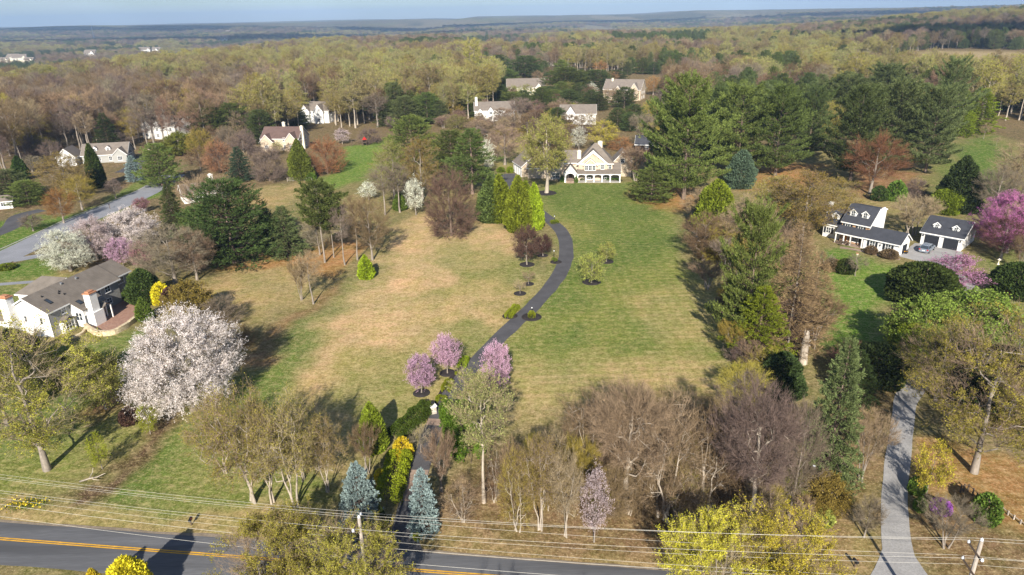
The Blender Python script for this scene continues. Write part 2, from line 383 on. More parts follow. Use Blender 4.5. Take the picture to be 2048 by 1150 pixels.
def conifer(seed,H=18.,R=4.5,cb=.12,prof=((0,.7),(.15,1),(.5,.8),(.8,.45),(1,.05)),whorls=22,per=6,droop=-.1,sweep=.35,tuft=13,blades=12,bl=.55,bw=.07,flat=.45,
            tr=.32,jit=.25,inner=.3,bark='bark_pine',upb=.5,gap=.0,dens=1.,plume=.3):
    rng=np.random.default_rng(seed); tm=TM();cm=TM()
    k=10;tt=np.linspace(0,1,k); P=np.stack([np.cumsum(rng.normal(size=k))*.01*H*.3,np.cumsum(rng.normal(size=k))*.01*H*.3,tt*H*.985],1);P-=P[0];P[0,2]-=.25
    Rr=tr*np.interp(tt,[0,.05,1],[1.3,1,.07]); tm.tube(P,Rr,7,0)
    BP=[];BD=[];BL=[]
    z0=H*cb
    for w in range(whorls):
        u=(w+rng.random()*.7)/whorls; z=z0+(H*.985-z0)*u; c=np.array([np.interp(z,P[:,2],P[:,i]) for i in range(3)])
        ph0=rng.random()*6.28; npp=per if rng.random()>gap else max(1,per//2)
        for b in range(npp):
            ph=ph0+6.2832*b/npp+rng.normal()*.25; Lb=R*prof_r(prof,u)*(1+rng.normal()*jit); Lb=max(Lb,.25)
            d=np.array([math.cos(ph),math.sin(ph),0]); s=np.linspace(0,1,5)
            sl=droop+sweep*(u-.3)
            Q=c+d*(s*Lb)[:,None]; Q[:,2]+=sl*Lb*s+upb*.25*Lb*s**2+rng.normal()*.05*Lb*s
            rb=max(.018,min(.045*Lb*.5,np.interp(z,P[:,2],Rr)*.6)); cm.tube(Q,np.linspace(rb,rb*.25,5),3 if rb<.05 else 4,0)
            nt_=max(3,int(tuft*dens*(.35+.65*Lb/R)));
            uu=inner+(1-inner)*rng.random(nt_)**.75; uu[0]=1.
            base=np.stack([np.interp(uu,s,Q[:,i]) for i in range(3)],1)
            lat=np.cross(d,[0,0,1.]); spread=flat*Lb*(1.05-uu)*.55+.12*bl
            off=rng.normal(size=nt_)*spread; base=base+lat*off[:,None]+d*(np.abs(off)*.35)[:,None]; base[:,2]+=rng.normal(size=nt_)*.10*bl+abs(off)*.05
            BP.append(base); BD.append(unit(d[None]*.8+lat[None]*np.sign(off)[:,None]*.45+np.array([0,0,.25+upb*.6])+rng.normal(size=(nt_,3))*.22)); BL.append(np.full(nt_,bl*(.8+.3*Lb/R)))
    BP=np.concatenate(BP);BD=np.concatenate(BD);BL=np.concatenate(BL)
    n=len(BP); Pn=BP.repeat(blades,0);Dn=unit(BD.repeat(blades,0)+rng.normal(size=(n*blades,3))*.42);Ln=BL.repeat(blades)*(.55+.6*rng.random(n*blades))
    Pn=Pn+rng.normal(size=Pn.shape)*bl*.16+BD.repeat(blades,0)*(bl*plume*rng.random(n*blades))[:,None]
    cm.leaves(Pn,Dn,Ln,bw/bl*1.6,1,rng)
    return dict(trunk=tm.mesh('trunk',[M[bark]]),crown=cm.mesh('crown',[M['twig_dark'],M['needle']]),H=H+bl*.4,R=R*(1+jit*.35)+bl*plume*.35)
def shell(seed,H=6.,R=1.5,prof=((0,.7),(.15,1),(.5,.82),(.8,.45),(1,.03)),n=9000,ls=.34,asp=.4,up=.8,lump=.12,depth=.25,z0=.0,leafm='needle',tr=.12,lf=4.):
    """dense evergreen body of upward sprays in a thick shell"""
    rng=np.random.default_rng(seed); tm=TM();cm=TM()
    t=rng.random(n*4); w=prof_r(prof,t)+.12; t=t[rng.random(len(t))*w.max()<w][:n]; n=len(t)
    ph=rng.random(n)*6.2832; rr=R*prof_r(prof,t)
    nz=vnoise((ph/6.2832*lf*2)%(lf*2),t*H/R*lf*.7,seed)*.6+vnoise(ph/6.2832*lf*4+9,t*H/R*lf*1.6,seed+3)*.4
    rad=rr*(1+lump*2*(nz-.5))*(1-depth*rng.random(n)**1.6)
    P=np.stack([rad*np.cos(ph),rad*np.sin(ph),z0+t*(H-z0)],1)
    o=np.stack([np.cos(ph),np.sin(ph),np.zeros(n)],1)
    U=unit(o*.7+np.array([0,0,up])+rng.normal(size=P.shape)*.4)
    cm.leaves(P-U*ls*.4,U,ls*(.6+.7*rng.random(n)),asp,1,rng)
    tm.tube(np.array([[0,0,-.2],[0,0,H*.3],[0,0,H*.9]]),np.array([tr*1.2,tr,.02]),6,0)
    for i in range(14):
        a=rng.random()*6.28;z=H*(.1+.6*rng.random()); tm.tube(np.array([[0,0,z],[math.cos(a)*R*.5,math.sin(a)*R*.5,z+.15*H]]),np.array([tr*.4,.02]),3,0)
    return dict(trunk=tm.mesh('trunk',[M['bark_brown']]),crown=cm.mesh('crown',[M['twig_dark'],M[leafm]]),H=H,R=R)
_kinds={}
ROUND=((0,.45),(.25,.9),(.5,1),(.78,.78),(1,.15))
GLOBE=((0,.62),(.2,.95),(.45,1),(.75,.74),(1,.12))
VASE=((0,.25),(.3,.6),(.6,.92),(.8,1),(.93,.75),(1,.3))
TALL=((0,.4),(.3,.8),(.6,1),(.85,.72),(1,.15))
DEFS={
 'bare_tall':lambda s:deciduous(s,H=20,R=4.6,cb=.4,prof=TALL,ntip=230,twigs=17,tl=1.2,tw=.032,bole=.33,tr=.26,up=.5),
 'bare_round':lambda s:deciduous(s,H=14,R=5.5,cb=.2,prof=ROUND,ntip=340,twigs=24,tl=1.1,tw=.028,bole=.14,n1=10,tr=.3,up=.35),
 'bare_low':lambda s:deciduous(s,H=9,R=5,cb=.03,prof=((0,.75),(.2,1),(.5,.93),(.8,.66),(1,.25)),ntip=640,twigs=26,tl=.6,tw=.022,bole=.02,n1=16,tr=.2,up=.25,bow=.1,bark='bark_brown'),
 'bare_vase':lambda s:deciduous(s,H=10,R=4.5,cb=.3,prof=VASE,ntip=300,twigs=24,tl=.9,tw=.024,bole=.05,stems=4,n1=4,tr=.28,up=.6,bow=-.2),
 'thicket':lambda s:deciduous(s,H=11,R=4.5,cb=.12,prof=((0,.6),(.3,1),(.7,.9),(1,.35)),ntip=240,twigs=10,tl=1.25,tw=.026,bole=.05,stems=3,n1=5,tr=.24,up=.15,wig=2.6,bow=.25,bark='bark_pale',kid=1),
 'bare_gnarl':lambda s:deciduous(s,H=16,R=6,cb=.42,prof=((0,.5),(.3,.95),(.6,1),(.85,.75),(1,.25)),ntip=560,twigs=30,tl=1.1,tw=.024,bole=.22,n1=10,tr=.42,up=.35,wig=2.,bark='bark_pale'),
 'larch':lambda s:conifer(s,H=16,R=3.2,cb=.06,prof=((0,.9),(.2,1),(.6,.66),(1,.06)),whorls=40,per=7,droop=-.05,sweep=.2,tuft=12,blades=9,bl=.5,bw=.026,flat=.6,jit=.3,inner=.1,tr=.2,upb=.2,plume=1.,bark='bark_grey'),
 'bud_tall':lambda s:deciduous(s,H=22,R=4.8,cb=.4,prof=TALL,ntip=240,twigs=15,tl=1.15,tw=.03,bole=.33,tr=.27,up=.6,leaves=2.0,ls=.22,twm='twig_tan',kid=1,bark='bark_pale'),
 'bud_round':lambda s:deciduous(s,H=16,R=5.5,cb=.22,prof=ROUND,ntip=360,twigs=16,tl=1.0,tw=.024,bole=.16,n1=10,tr=.3,up=.4,leaves=2.8,ls=.17,twm='twig_tan',kid=1),
 'bud_high':lambda s:deciduous(s,H=16,R=5.5,cb=.33,prof=((0,.6),(.25,.95),(.5,1),(.78,.78),(1,.15)),ntip=380,twigs=16,tl=1.0,tw=.024,bole=.24,n1=10,tr=.34,up=.45,leaves=4.,ls=.17,twm='twig_tan',kid=1,bark='bark_pale'),
 'bud_open':lambda s:deciduous(s,H=18,R=6.5,cb=.2,prof=((0,.5),(.3,.95),(.6,1),(.85,.7),(1,.25)),ntip=420,twigs=15,tl=.95,tw=.02,bole=.09,n1=11,n2=6,tr=.28,up=.45,leaves=7.5,ls=.12,wig=1.9,twm='twig_tan',kid=1,clump=.46),
 'bud_fore':lambda s:deciduous(s,H=14,R=6,cb=.25,prof=((0,.5),(.3,.85),(.6,1),(.85,.85),(1,.45)),ntip=560,twigs=16,tl=1.,tw=.018,bole=.08,n1=6,stems=3,tr=.34,up=.75,leaves=8,ls=.125,twm='twig_tan',kid=2,clump=.3),
 'multi_bud':lambda s:deciduous(s,H=10,R=4.2,cb=.38,prof=((0,.75),(.3,1),(.7,.85),(1,.3)),ntip=280,twigs=15,tl=.85,tw=.02,bole=.08,stems=3,n1=4,tr=.22,up=.2,wig=3.3,leaves=3.,ls=.1,twm='twig_tan',bark='bark_pale',kid=1),
 'leafy':lambda s:deciduous(s,H=9,R=4.5,cb=.08,prof=GLOBE,ntip=420,twigs=14,tl=.9,tw=.02,bole=.06,stems=3,n1=4,tr=.2,up=.45,leaves=4.5,ls=.24,lasp=.6,twm='twig_brown',kid=1),
 'sparse_leafy':lambda s:deciduous(s,H=6,R=3.2,cb=.22,prof=((0,.75),(.3,1),(.7,.85),(1,.3)),ntip=160,twigs=12,tl=.7,tw=.016,bole=.15,n1=6,tr=.12,up=.2,wig=1.6,leaves=3.2,ls=.15,twm='twig_brown',kid=1),
 'small_bare':lambda s:deciduous(s,H=4,R=1.8,cb=.35,prof=ROUND,ntip=90,twigs=13,tl=.55,tw=.016,bole=.28,n1=5,tr=.07,up=.35),
 'blossom':lambda s:deciduous(s,H=11,R=5.5,cb=.16,prof=((0,.72),(.2,.98),(.45,1),(.75,.76),(1,.25)),ntip=700,twigs=15,tl=.85,tw=.022,bole=.13,n1=10,tr=.34,up=.3,leaves=7.5,ls=.085,lasp=.9,leafm='petal',twm='twig_brown',kid=1,shell=.36),
 'cherry_big':lambda s:deciduous(s,H=14,R=8,cb=.15,prof=((0,.74),(.2,.98),(.45,1),(.75,.78),(1,.3)),ntip=1250,twigs=17,tl=.9,tw=.022,bole=.12,n1=12,n2=7,tr=.42,up=.3,leaves=7.,ls=.085,lasp=.9,leafm='petal',twm='twig_brown',kid=1,shell=.36),
 'blossom_thin':lambda s:deciduous(s,H=9,R=2.8,cb=.2,prof=((0,.6),(.3,1),(.6,.85),(1,.12)),ntip=260,twigs=11,tl=.65,tw=.018,bole=.1,n1=7,tr=.13,up=.35,leaves=2.6,ls=.12,lasp=.8,leafm='petal',twm='twig_brown',kid=1),
 'plum':lambda s:deciduous(s,H=6.5,R=3.,cb=.22,prof=((0,.6),(.25,.95),(.5,1),(.8,.7),(1,.2)),ntip=330,twigs=14,tl=.65,tw=.018,bole=.2,n1=8,tr=.13,up=.6,leaves=3.6,ls=.1,lasp=.8,leafm='petal',twm='twig_dark',kid=1),
 'pine':lambda s:conifer(s,H=18,R=4.5,cb=.2,jit=.4,gap=.25,tuft=20,blades=14,bl=.5,bw=.065,flat=.7,plume=1.5,upb=.5),
 'pine_big':lambda s:conifer(s,H=26,R=6.2,cb=.1,prof=((0,.7),(.12,1),(.45,.97),(.7,.8),(.88,.6),(1,.25)),whorls=18,per=6,droop=-.12,sweep=.95,tuft=52,blades=15,bl=.48,bw=.075,tr=.4,jit=.36,upb=1.6,flat=.62,gap=.1,plume=2.8,inner=.12,bark='bark_brown'),
 'pine_dense':lambda s:conifer(s,H=15,R=5.,cb=.03,prof=((0,.85),(.15,1),(.45,.93),(.75,.68),(.92,.4),(1,.1)),whorls=22,per=7,droop=-.06,sweep=.5,tuft=24,blades=14,bl=.42,bw=.065,upb=.8,flat=.8,jit=.26,plume=1.6,inner=.2),
 'scots':lambda s:conifer(s,H=15,R=4,cb=.48,prof=((0,.6),(.3,1),(.65,.85),(1,.25)),whorls=14,per=6,droop=0,sweep=.4,tuft=26,blades=13,bl=.45,bw=.065,upb=.6,flat=.8,tr=.2,bark='bark_grey',plume=1.2),
 'spruce':lambda s:conifer(s,H=9,R=2.5,cb=.02,prof=((0,.85),(.15,1),(.45,.84),(.75,.5),(.92,.22),(1,.04)),whorls=30,per=8,droop=-.1,sweep=.5,tuft=16,blades=13,bl=.24,bw=.055,upb=.3,flat=.5,tr=.16,jit=.13,inner=.3,plume=.8),
 'hemlock':lambda s:conifer(s,H=16,R=4,cb=.02,prof=((0,.92),(.15,1),(.5,.74),(.8,.45),(1,.06)),whorls=30,per=7,droop=-.25,sweep=.45,tuft=20,blades=13,bl=.36,bw=.06,upb=.15,flat=.6,tr=.26,jit=.25,plume=1.3,inner=.2),
 'arbor':lambda s:shell(s,n=11000),
 'arbor_small':lambda s:shell(s,H=3,R=.95,n=5000,ls=.24,prof=((0,.75),(.2,1),(.6,.7),(1,.05)),lump=.16),
 'fir_cone':lambda s:shell(s,H=10,R=3.4,n=13000,ls=.5,prof=((0,.85),(.12,1),(.5,.78),(.8,.42),(1,.03)),lump=.2,depth=.32,lf=5),
 'bush':lambda s:shell(s,H=4,R=3,n=12000,ls=.32,asp=.55,prof=((0,.8),(.2,.98),(.45,1),(.7,.84),(.88,.55),(1,.12)),up=.5,lump=.2,depth=.3,lf=5,leafm='leaf'),
 'bush_small':lambda s:shell(s,H=1.1,R=.8,n=2200,ls=.16,asp=.6,prof=((0,.85),(.3,1),(.6,.88),(.85,.55),(1,.15)),up=.5,lump=.15,leafm='leaf',tr=.04),
 'yew':lambda s:shell(s,H=7,R=3.,n=12000,ls=.4,asp=.4,prof=((0,.85),(.2,1),(.5,.9),(.8,.6),(1,.1)),lump=.28,depth=.4,lf=4),
}
SEEDS={'bare_tall':4,'bare_round':3,'bud_tall':4,'bud_round':2,'pine_big':3,'pine':2,'pine_dense':2,'blossom':2,'thicket':3,'multi_bud':3,'arbor':2,'spruce':2,'bare_vase':2,'hemlock':2,'bush':2,'bush_small':2,'plum':2}
_ctr={}
def proto(kind,v=None):
    n=SEEDS.get(kind,1)
    if v is None:
        _ctr[kind]=_ctr.get(kind,-1)+1; v=_ctr[kind]%n
    k=(kind,v)
    if k not in _kinds: _kinds[k]=DEFS[kind](sum(map(ord,kind))*7+v*101)
    return _kinds[k]
PL=random.Random(5)
def tree_at(kind,base,H,W,name,label,cat,color=None,group=None,v=None,rz=None,sy=None):
    pr=proto(kind,v); root=empty(name,base,PL.random()*6.28 if rz is None else rz)
    sx=W/(2*pr['R']); root.scale=(sx,sy/(2*pr['R']) if sy else sx,H/pr['H'])
    t=link('trunk',pr['trunk'],root); c=link('crown',pr['crown'],root)
    if color: c.color=(*color[:3],1)
    tag(root,label,cat,group); return root
def plant(kind,bx,by,ty,w,name,label,cat,color=None,group=None,**k):
    b=gp(bx,by); dist=proj(b)[2]; H=hgt(b,ty)
    return tree_at(kind,b,H,w*dist/F*.97,name,label,cat,color,group,**k)
# ------------------------------------------------------------------ ground: one sheet to the horizon
def axis_pts(lo,hi,step,end_lo,end_hi,k=1.045):
    a=list(np.arange(lo,hi+step,step)); s=step
    while a[-1]<end_hi: s=min(s*k,420); a.append(a[-1]+s)
    s=step
    while a[0]>end_lo: s=min(s*k,420); a.insert(0,a[0]-s)
    return np.array(a)
def in_poly(x,y,P):
    ins=np.zeros(x.shape,bool); n=len(P); d=np.full(x.shape,1e9)
    for i in range(n):
        x0,y0=P[i];x1,y1=P[(i+1)%n]
        c=((y0>y)!=(y1>y))&(x<(x1-x0)*(y-y0)/((y1-y0) or 1e-9)+x0); ins^=c
        ex,ey=x1-x0,y1-y0; t=np.clip(((x-x0)*ex+(y-y0)*ey)/(ex*ex+ey*ey+1e-9),0,1)
        d=np.minimum(d,np.hypot(x-x0-t*ex,y-y0-t*ey))
    return np.where(ins,d,-d)
G=dict(tan=(.48,.325,.185),straw=(.36,.26,.13),olive=(.195,.205,.062),green=(.118,.162,.04),bright=(.115,.20,.03),deep=(.075,.15,.02),
       litter=(.185,.115,.065),mulch=(.10,.062,.042),needle=(.33,.165,.07),red=(.24,.125,.07),scrub=(.20,.165,.08),wood=(.15,.105,.065),field=(.34,.25,.16))
ZONES=[ # colour, feather metres, strength, polygon of ground points as seen in the photograph
 ('scrub',3,1,[(-60,1180),(-60,560),(300,520),(700,330),(1000,290),(1400,330),(1640,300),(1900,250),(2120,300),(2120,1200),(1000,1250)]),
 ('green',2,1,[(-40,760),(120,690),(300,640),(300,700),(270,760),(100,960),(-40,1020)]),
 ('olive',3,.9,[(-60,860),(80,900),(250,800),(390,790),(150,960),(0,1030),(-60,1040)]),
 ('green',2,1,[(130,1000),(390,830),(480,750),(560,690),(700,580),(745,540),(735,600),(640,700),(600,790),(640,1000),(400,1035),(180,1020)]),
 ('olive',4,.8,[(300,1000),(400,880),(520,900),(650,930),(640,1010),(420,1035)]),
 ('tan',3.5,1,[(590,740),(640,650),(740,560),(800,455),(850,425),(960,430),(1030,470),(1060,520),(1090,560),(1060,600),(1010,660),(940,730),(880,800),(830,850),(760,900),(680,940),(610,850)]),
 ('olive',4,.75,[(640,780),(700,700),(820,690),(900,720),(930,735),(870,800),(820,860),(760,920),(690,900)]),
 ('olive',2.5,.6,[(860,505),(960,490),(1060,520),(1080,570),(1020,640),(960,720),(930,740),(850,690),(820,600),(900,560)]),
 ('green',2,.55,[(890,540),(1010,530),(1100,505),(1090,560),(1040,555),(920,570)]),
 ('tan',3,.5,[(830,600),(1000,585),(1010,650),(930,690),(840,660)]),
 ('green',2,.7,[(880,640),(960,655),(985,680),(930,740),(900,720)]),
 ('olive',3,1,[(1070,400),(1095,364),(1250,366),(1365,405),(1345,470),(1400,560),(1460,690),(1500,800),(1180,820),(1000,820),(915,850),(990,700),(1065,600),(1130,530),(1135,470),(1095,430)]),
 ('green',3,.95,[(1080,395),(1100,365),(1250,366),(1330,400),(1320,440),(1200,450),(1100,420)]),
 ('green',4,.9,[(1150,480),(1250,425),(1350,470),(1310,530),(1210,560),(1150,550)]),
 ('green',3,.7,[(1110,560),(1150,490),(1210,560),(1110,630),(1070,660)]),
 ('green',2,.75,[(1085,655),(1180,640),(1200,665),(1160,690),(1230,690),(1200,705),(1100,690)]),
 ('tan',4,.75,[(1030,745),(1200,705),(1440,715),(1490,800),(1180,820),(1020,840)]),
 ('tan',3,.5,[(1250,600),(1390,560),(1450,680),(1300,690)]),
 ('straw',2,1,[(-60,1015),(200,1010),(500,1030),(700,1050),(720,1110),(-60,1065)]),
 ('olive',2,.5,[(150,1030),(400,1040),(420,1065),(180,1050)]),
 ('litter',3,1,[(880,1005),(930,940),(1100,870),(1180,820),(1460,800),(1600,900),(1750,800),(1780,800),(1760,1160),(1000,1180),(820,1130)]),
 ('straw',2,.6,[(880,1060),(1300,1085),(1750,1050),(1750,1150),(1300,1140),(880,1110)]),
 ('mulch',1,1,[(130,990),(270,890),(330,830),(390,790),(415,800),(330,880),(240,945),(190,1000)]),
 ('red',2,.9,[(130,840),(220,800),(280,780),(280,810),(180,850)]),
 ('red',1.5,.8,[(480,725),(560,650),(640,585),(665,560),(680,580),(600,640),(520,720)]),
 ('straw',4,.85,[(400,580),(520,530),(640,525),(650,570),(600,600),(520,640),(430,640)]),
 ('needle',2,.95,[(440,545),(520,522),(600,500),(700,470),(730,490),(650,560),(560,530),(470,550)]),
 ('green',2,.9,[(-60,540),(110,535),(110,660),(-60,680)]),
 ('straw',1.5,.5,[(20,565),(100,558),(100,590),(30,590)]),
 ('deep',2,1,[(-60,470),(60,420),(90,440),(200,420),(330,355),(335,380),(170,455),(60,500),(-60,530)]),
 ('deep',2,1,[(-60,535),(60,520),(110,500),(110,550),(-60,560)]),
 ('green',2,1,[(180,420),(290,355),(330,345),(370,330),(330,372),(215,420)]),
 ('bright',3,1,[(605,372),(660,350),(690,320),(690,295),(770,280),(760,330),(720,365),(640,385)]),
 ('straw',3,.8,[(500,380),(600,360),(620,385),(560,420),(480,420)]),
 ('straw',3,1,[(985,282),(1045,276),(1040,320),(1015,335),(965,335)]),
 ('olive',3,.7,[(990,300),(1040,290),(1030,335),(985,335)]),
 ('bright',2.5,1,[(1640,505),(1690,495),(1760,515),(1835,545),(1800,610),(1775,650),(1730,720),(1660,690),(1630,600)]),
 ('straw',3,.6,[(1700,400),(1850,388),(1890,430),(1800,445),(1720,420)]),
 ('green',3,.7,[(1935,500),(2048,470),(2060,560),(1990,545)]),
 ('bright',3,.8,[(1960,610),(2060,590),(2080,700),(2000,650)]),
 ('straw',2,.6,[(1960,590),(2060,580),(2060,600),(1980,605)]),
 ('deep',6,1,[(1880,345),(1930,290),(1980,268),(2020,300),(2010,360),(1960,400),(1890,400)]),
 ('needle',3,1,[(1250,390),(1300,370),(1390,380),(1380,420),(1300,415)]),
 ('needle',4,1,[(1480,360),(1560,325),(1650,330),(1640,370),(1500,380)]),
 ('red',3,1,[(1690,395),(1720,340),(1830,345),(1850,380),(1760,400)]),
 ('needle',2,.8,[(1810,950),(1900,890),(2000,900),(2090,960),(2090,1060),(1960,1010),(1850,1000)]),
 ('litter',2,1,[(1830,1010),(1960,1020),(2090,1080),(2090,1200),(1900,1180),(1820,1050)]),
 ('mulch',2,.8,[(1700,760),(1780,760),(1800,800),(1740,830),(1690,800)]),
 ('field',12,1,[(1770,128),(1850,102),(2120,108),(2120,175),(1950,160),(1800,145)]),
]
def ground():
    X=axis_pts(-150,150,1.15,-14000,14000); Y=axis_pts(34,260,1.15,-900,14500)
    gx,gy=np.meshgrid(X,Y); gz=terr(gx,gy)
    ny,nx=gx.shape
    V=np.stack([gx,gy,gz],-1).reshape(-1,3)
    i=(np.arange(ny-1)[:,None]*nx+np.arange(nx-1)[None]); f=np.stack([i,i+1,i+nx+1,i+nx],-1).reshape(-1,4)
    x=V[:,0];y=V[:,1]
    wx=x+(fbm(x/6,y/6,3)-.5)*9; wy=y+(fbm(x/6,y/6,4)-.5)*9
    C=np.empty((len(V),3)); C[:]=G['wood']
    r=np.hypot(x,y)
    # distant country: woods, fields and evergreen stands
    a=fbm(x/260,y/900,21);b=fbm(x/420,y/1500,31);c=fbm(x/90,y/240,41)
    far=sst(900,1500,r)[:,None]
    FC=np.where(c[:,None]>.55,np.array([[.10,.085,.065]]),np.array([[.09,.088,.05]]))
    FC=np.where(a[:,None]>.66,np.array([[.12,.13,.06]]),FC); FC=np.where((a<.33)[:,None],np.array([[.035,.045,.03]]),FC); FC=np.where((b>.68)[:,None],np.array([[.17,.145,.10]]),FC)
    C=C*(1-far)+FC*far
    near=y<1600
    for k,fe,st,P in ZONES:
        W=[gp(*p)[:2] for p in P]
        xs=[w[0] for w in W];ys=[w[1] for w in W]
        m=(x>min(xs)-fe)&(x<max(xs)+fe)&(y>min(ys)-fe)&(y<max(ys)+fe)
        d=in_poly(wx[m],wy[m],W); w=(sst(-fe,fe,d)*st)[:,None]
        C[m]=C[m]*(1-w)+np.array(G[k])*w
    # drifts of straw and green
    l=sst(60,90,y)*(1-sst(250,320,y))
    n1=fbm(x/7,y/11,51);n2=fbm(x/2.6,y/3.4,61)
    C*= (1+ (l*.5*(n2-.5))[:,None]*np.array([[1.,.7,.8]]))
    C*= (1+ (l*.55*(n1-.5))[:,None]*np.array([[1.,.45,.7]]))
    me=mesh_np('ground',V,[(f,0)],[],True)
    at=me.color_attributes.new('zone','FLOAT_COLOR','POINT'); at.data.foreach_set('color',np.concatenate([C,np.ones((len(C),1))],1).astype(np.float32).ravel())
    W=[gp(*p)[:2] for p in [(1080,395),(1100,364),(1250,366),(1365,405),(1345,470),(1400,560),(1460,690),(1500,800),(1180,820),(1020,810),(940,840),(1010,690),(1075,600),(1135,530),(1140,470)]]
    mo=np.zeros(len(V),np.float32); m_=(np.abs(x)<130)&(y<320)&(y>40); mo[m_]=sst(-2,4,in_poly(x[m_],y[m_],W)); mo=mo+0*((np.abs(x)<60)&(y>60)&(y<190)&(mo<.1))
    a_=me.attributes.new('mow','FLOAT','POINT'); a_.data.foreach_set('value',mo.astype(np.float32))
    m,nt=newmat('ground_cover'); out=N(nt,'ShaderNodeOutputMaterial'); d=N(nt,'ShaderNodeBsdfDiffuse'); v=N(nt,'ShaderNodeVertexColor'); v.layer_name='zone'
    pos=N(nt,'ShaderNodeNewGeometry').outputs['Position']
    col=mixc(nt,ramp(nt,noise(nt,.9,4,pos,.65),.35,.65,.0,.75),v.outputs[0],(.58,.56,.46,1),'MULTIPLY')
    col=mixc(nt,ramp(nt,noise(nt,2.4,5,pos,.8),.42,.62,.0,.9),col,(.5,.52,.42,1),'MULTIPLY')
    col=mixc(nt,ramp(nt,noise(nt,4.3,3,pos,.7),.52,.75,.0,.5),col,(.60,.47,.27,1))
    col=mixc(nt,ramp(nt,noise(nt,.3,4,pos,.7),.42,.62,.0,.6),col,(.66,.82,.5,1),'MULTIPLY')
    mp=N(nt,'ShaderNodeMapping'); mp.inputs['Scale'].default_value=(.75,1.1,1); mp.inputs['Rotation'].default_value=(0,0,.35); nt.links.new(pos,mp.inputs[0])
    col=mixc(nt,ramp(nt,noise(nt,1.1,4,mp.outputs[0],.7),.48,.68,.0,.3),col,(.50,.38,.2,1))
    ma=N(nt,'ShaderNodeAttribute',attribute_name='mow'); wv=N(nt,'ShaderNodeTexWave',bands_direction='Y'); wv.inputs['Scale'].default_value=.19; wv.inputs['Distortion'].default_value=1.2; wv.inputs['Detail'].default_value=3; wv.inputs['Detail Scale'].default_value=1.5; nt.links.new(pos,wv.inputs['Vector'])
    wx=N(nt,'ShaderNodeTexWave',bands_direction='X'); wx.inputs['Scale'].default_value=.16; wx.inputs['Distortion'].default_value=1.; wx.inputs['Detail'].default_value=3; nt.links.new(pos,wx.inputs['Vector'])
    wm=N(nt,'ShaderNodeMath',operation='MULTIPLY'); nt.links.new(wv.outputs['Fac'],wm.inputs[0]); nt.links.new(ma.outputs['Fac'],wm.inputs[1])
    wm2=N(nt,'ShaderNodeMath',operation='MULTIPLY'); nt.links.new(wx.outputs['Fac'],wm2.inputs[0]); nt.links.new(ma.outputs['Fac'],wm2.inputs[1])
    col=mixc(nt,ramp(nt,wm.outputs[0],0,1,0,.38),col,(.6,.78,.45,1),'MULTIPLY'); col=mixc(nt,ramp(nt,wm2.outputs[0],0,1,0,.24),col,(.62,.78,.5,1),'MULTIPLY')
    br=N(nt,'ShaderNodeVectorMath',operation='SCALE'); nt.links.new(col,br.inputs[0]); br.inputs['Scale'].default_value=1.28
    bp=N(nt,'ShaderNodeBump'); bp.inputs['Strength'].default_value=.55; bp.inputs['Distance'].default_value=.12; nt.links.new(noise(nt,2.6,4,pos,.7),bp.inputs['Height'])
    nt.links.new(bp.outputs[0],d.inputs['Normal']); nt.links.new(br.outputs[0],d.inputs[0]); nt.links.new(d.outputs[0],out.inputs[0]); me.materials.append(m)
    tag(link('ground',me),kind='structure')
ground()
def smoothpath(P,step=1.):
    P=np.array(P,float); out=[]
    for i in range(len(P)-1):
        p0=P[max(i-1,0)];p1=P[i];p2=P[i+1];p3=P[min(i+2,len(P)-1)]; n=max(2,int(np.linalg.norm(p2-p1)/step))
        for k in range(n):
            t=k/n; out.append(.5*((2*p1)+(-p0+p2)*t+(2*p0-5*p1+4*p2-p3)*t*t+(-p0+3*p1-3*p2+p3)*t**3))
    out.append(P[-1]); return np.array(out)
def ribbon(name,px,width,mat,lift=.03,world=False,wob=0.,kind='structure'):
    P=smoothpath([p[:2] if world else gp(*p[:2])[:2] for p in px]); Q=np.array([p[:2] if world else gp(*p[:2])[:2] for p in px],float); kn=[int(np.argmin(((P-q)**2).sum(1))) for q in Q]; kn=np.maximum.accumulate(np.array(kn)+np.arange(len(kn))*1e-3)
    w=np.interp(np.arange(len(P)),kn,[p[2] if len(p)>2 else width for p in px])
    D=np.gradient(P,axis=0); D/=np.linalg.norm(D,axis=1)[:,None]; S=np.stack([D[:,1],-D[:,0]],1)
    K=7; t=np.linspace(-.5,.5,K); W=w[:,None]*t[None]
    if wob: 
        W[:,0]-=wob*np.array([vnoise(i*.35,1,7) for i in range(len(P))]);W[:,-1]+=wob*np.array([vnoise(i*.35,5,8) for i in range(len(P))])
    XY=P[:,None]+S[:,None]*W[...,None]; z=terr(XY[...,0],XY[...,1])+lift
    V=np.concatenate([XY,z[...,None]],-1).reshape(-1,3); i=np.arange(len(P)-1)[:,None]*K+np.arange(K-1)[None]
    o=link(name,mesh_np(name,V,[(np.stack([i,i+1,i+K+1,i+K],-1).reshape(-1,4),0)],[mat],True)); return tag(o,kind=kind)
def patch(name,px,mat,lift=.03,world=False):
    W=[(np.array(p) if world else gp(*p)[:2]) for p in px]; m=MB(); m.slab([(w[0],w[1],float(terr(*w))+lift-.1) for w in W],(0,0,.1)); 
    return tag(m.build(name,mat),kind='structure')
asph=surf('dark_driveway_asphalt',(.085,.082,.086,1),.85,.25,.35,fine=7,coords='w')
road_m=surf('worn_road_asphalt',(.12,.122,.13,1),.8,.42,.3,fine=6,coords='w',stretch=(.12,1.9,1))
gravel=surf('pale_lane_gravel',(.33,.32,.31,1),.9,.16,.5,fine=6,coords='w')
chip=surf('grey_street_chippings',(.25,.255,.275,1),.9,.12,.3,fine=6,coords='w')
pave=stonemat('brown_pavers',(.22,.15,.11,1),(.34,.25,.19,1),3.5,(.2,.15,.12,1))
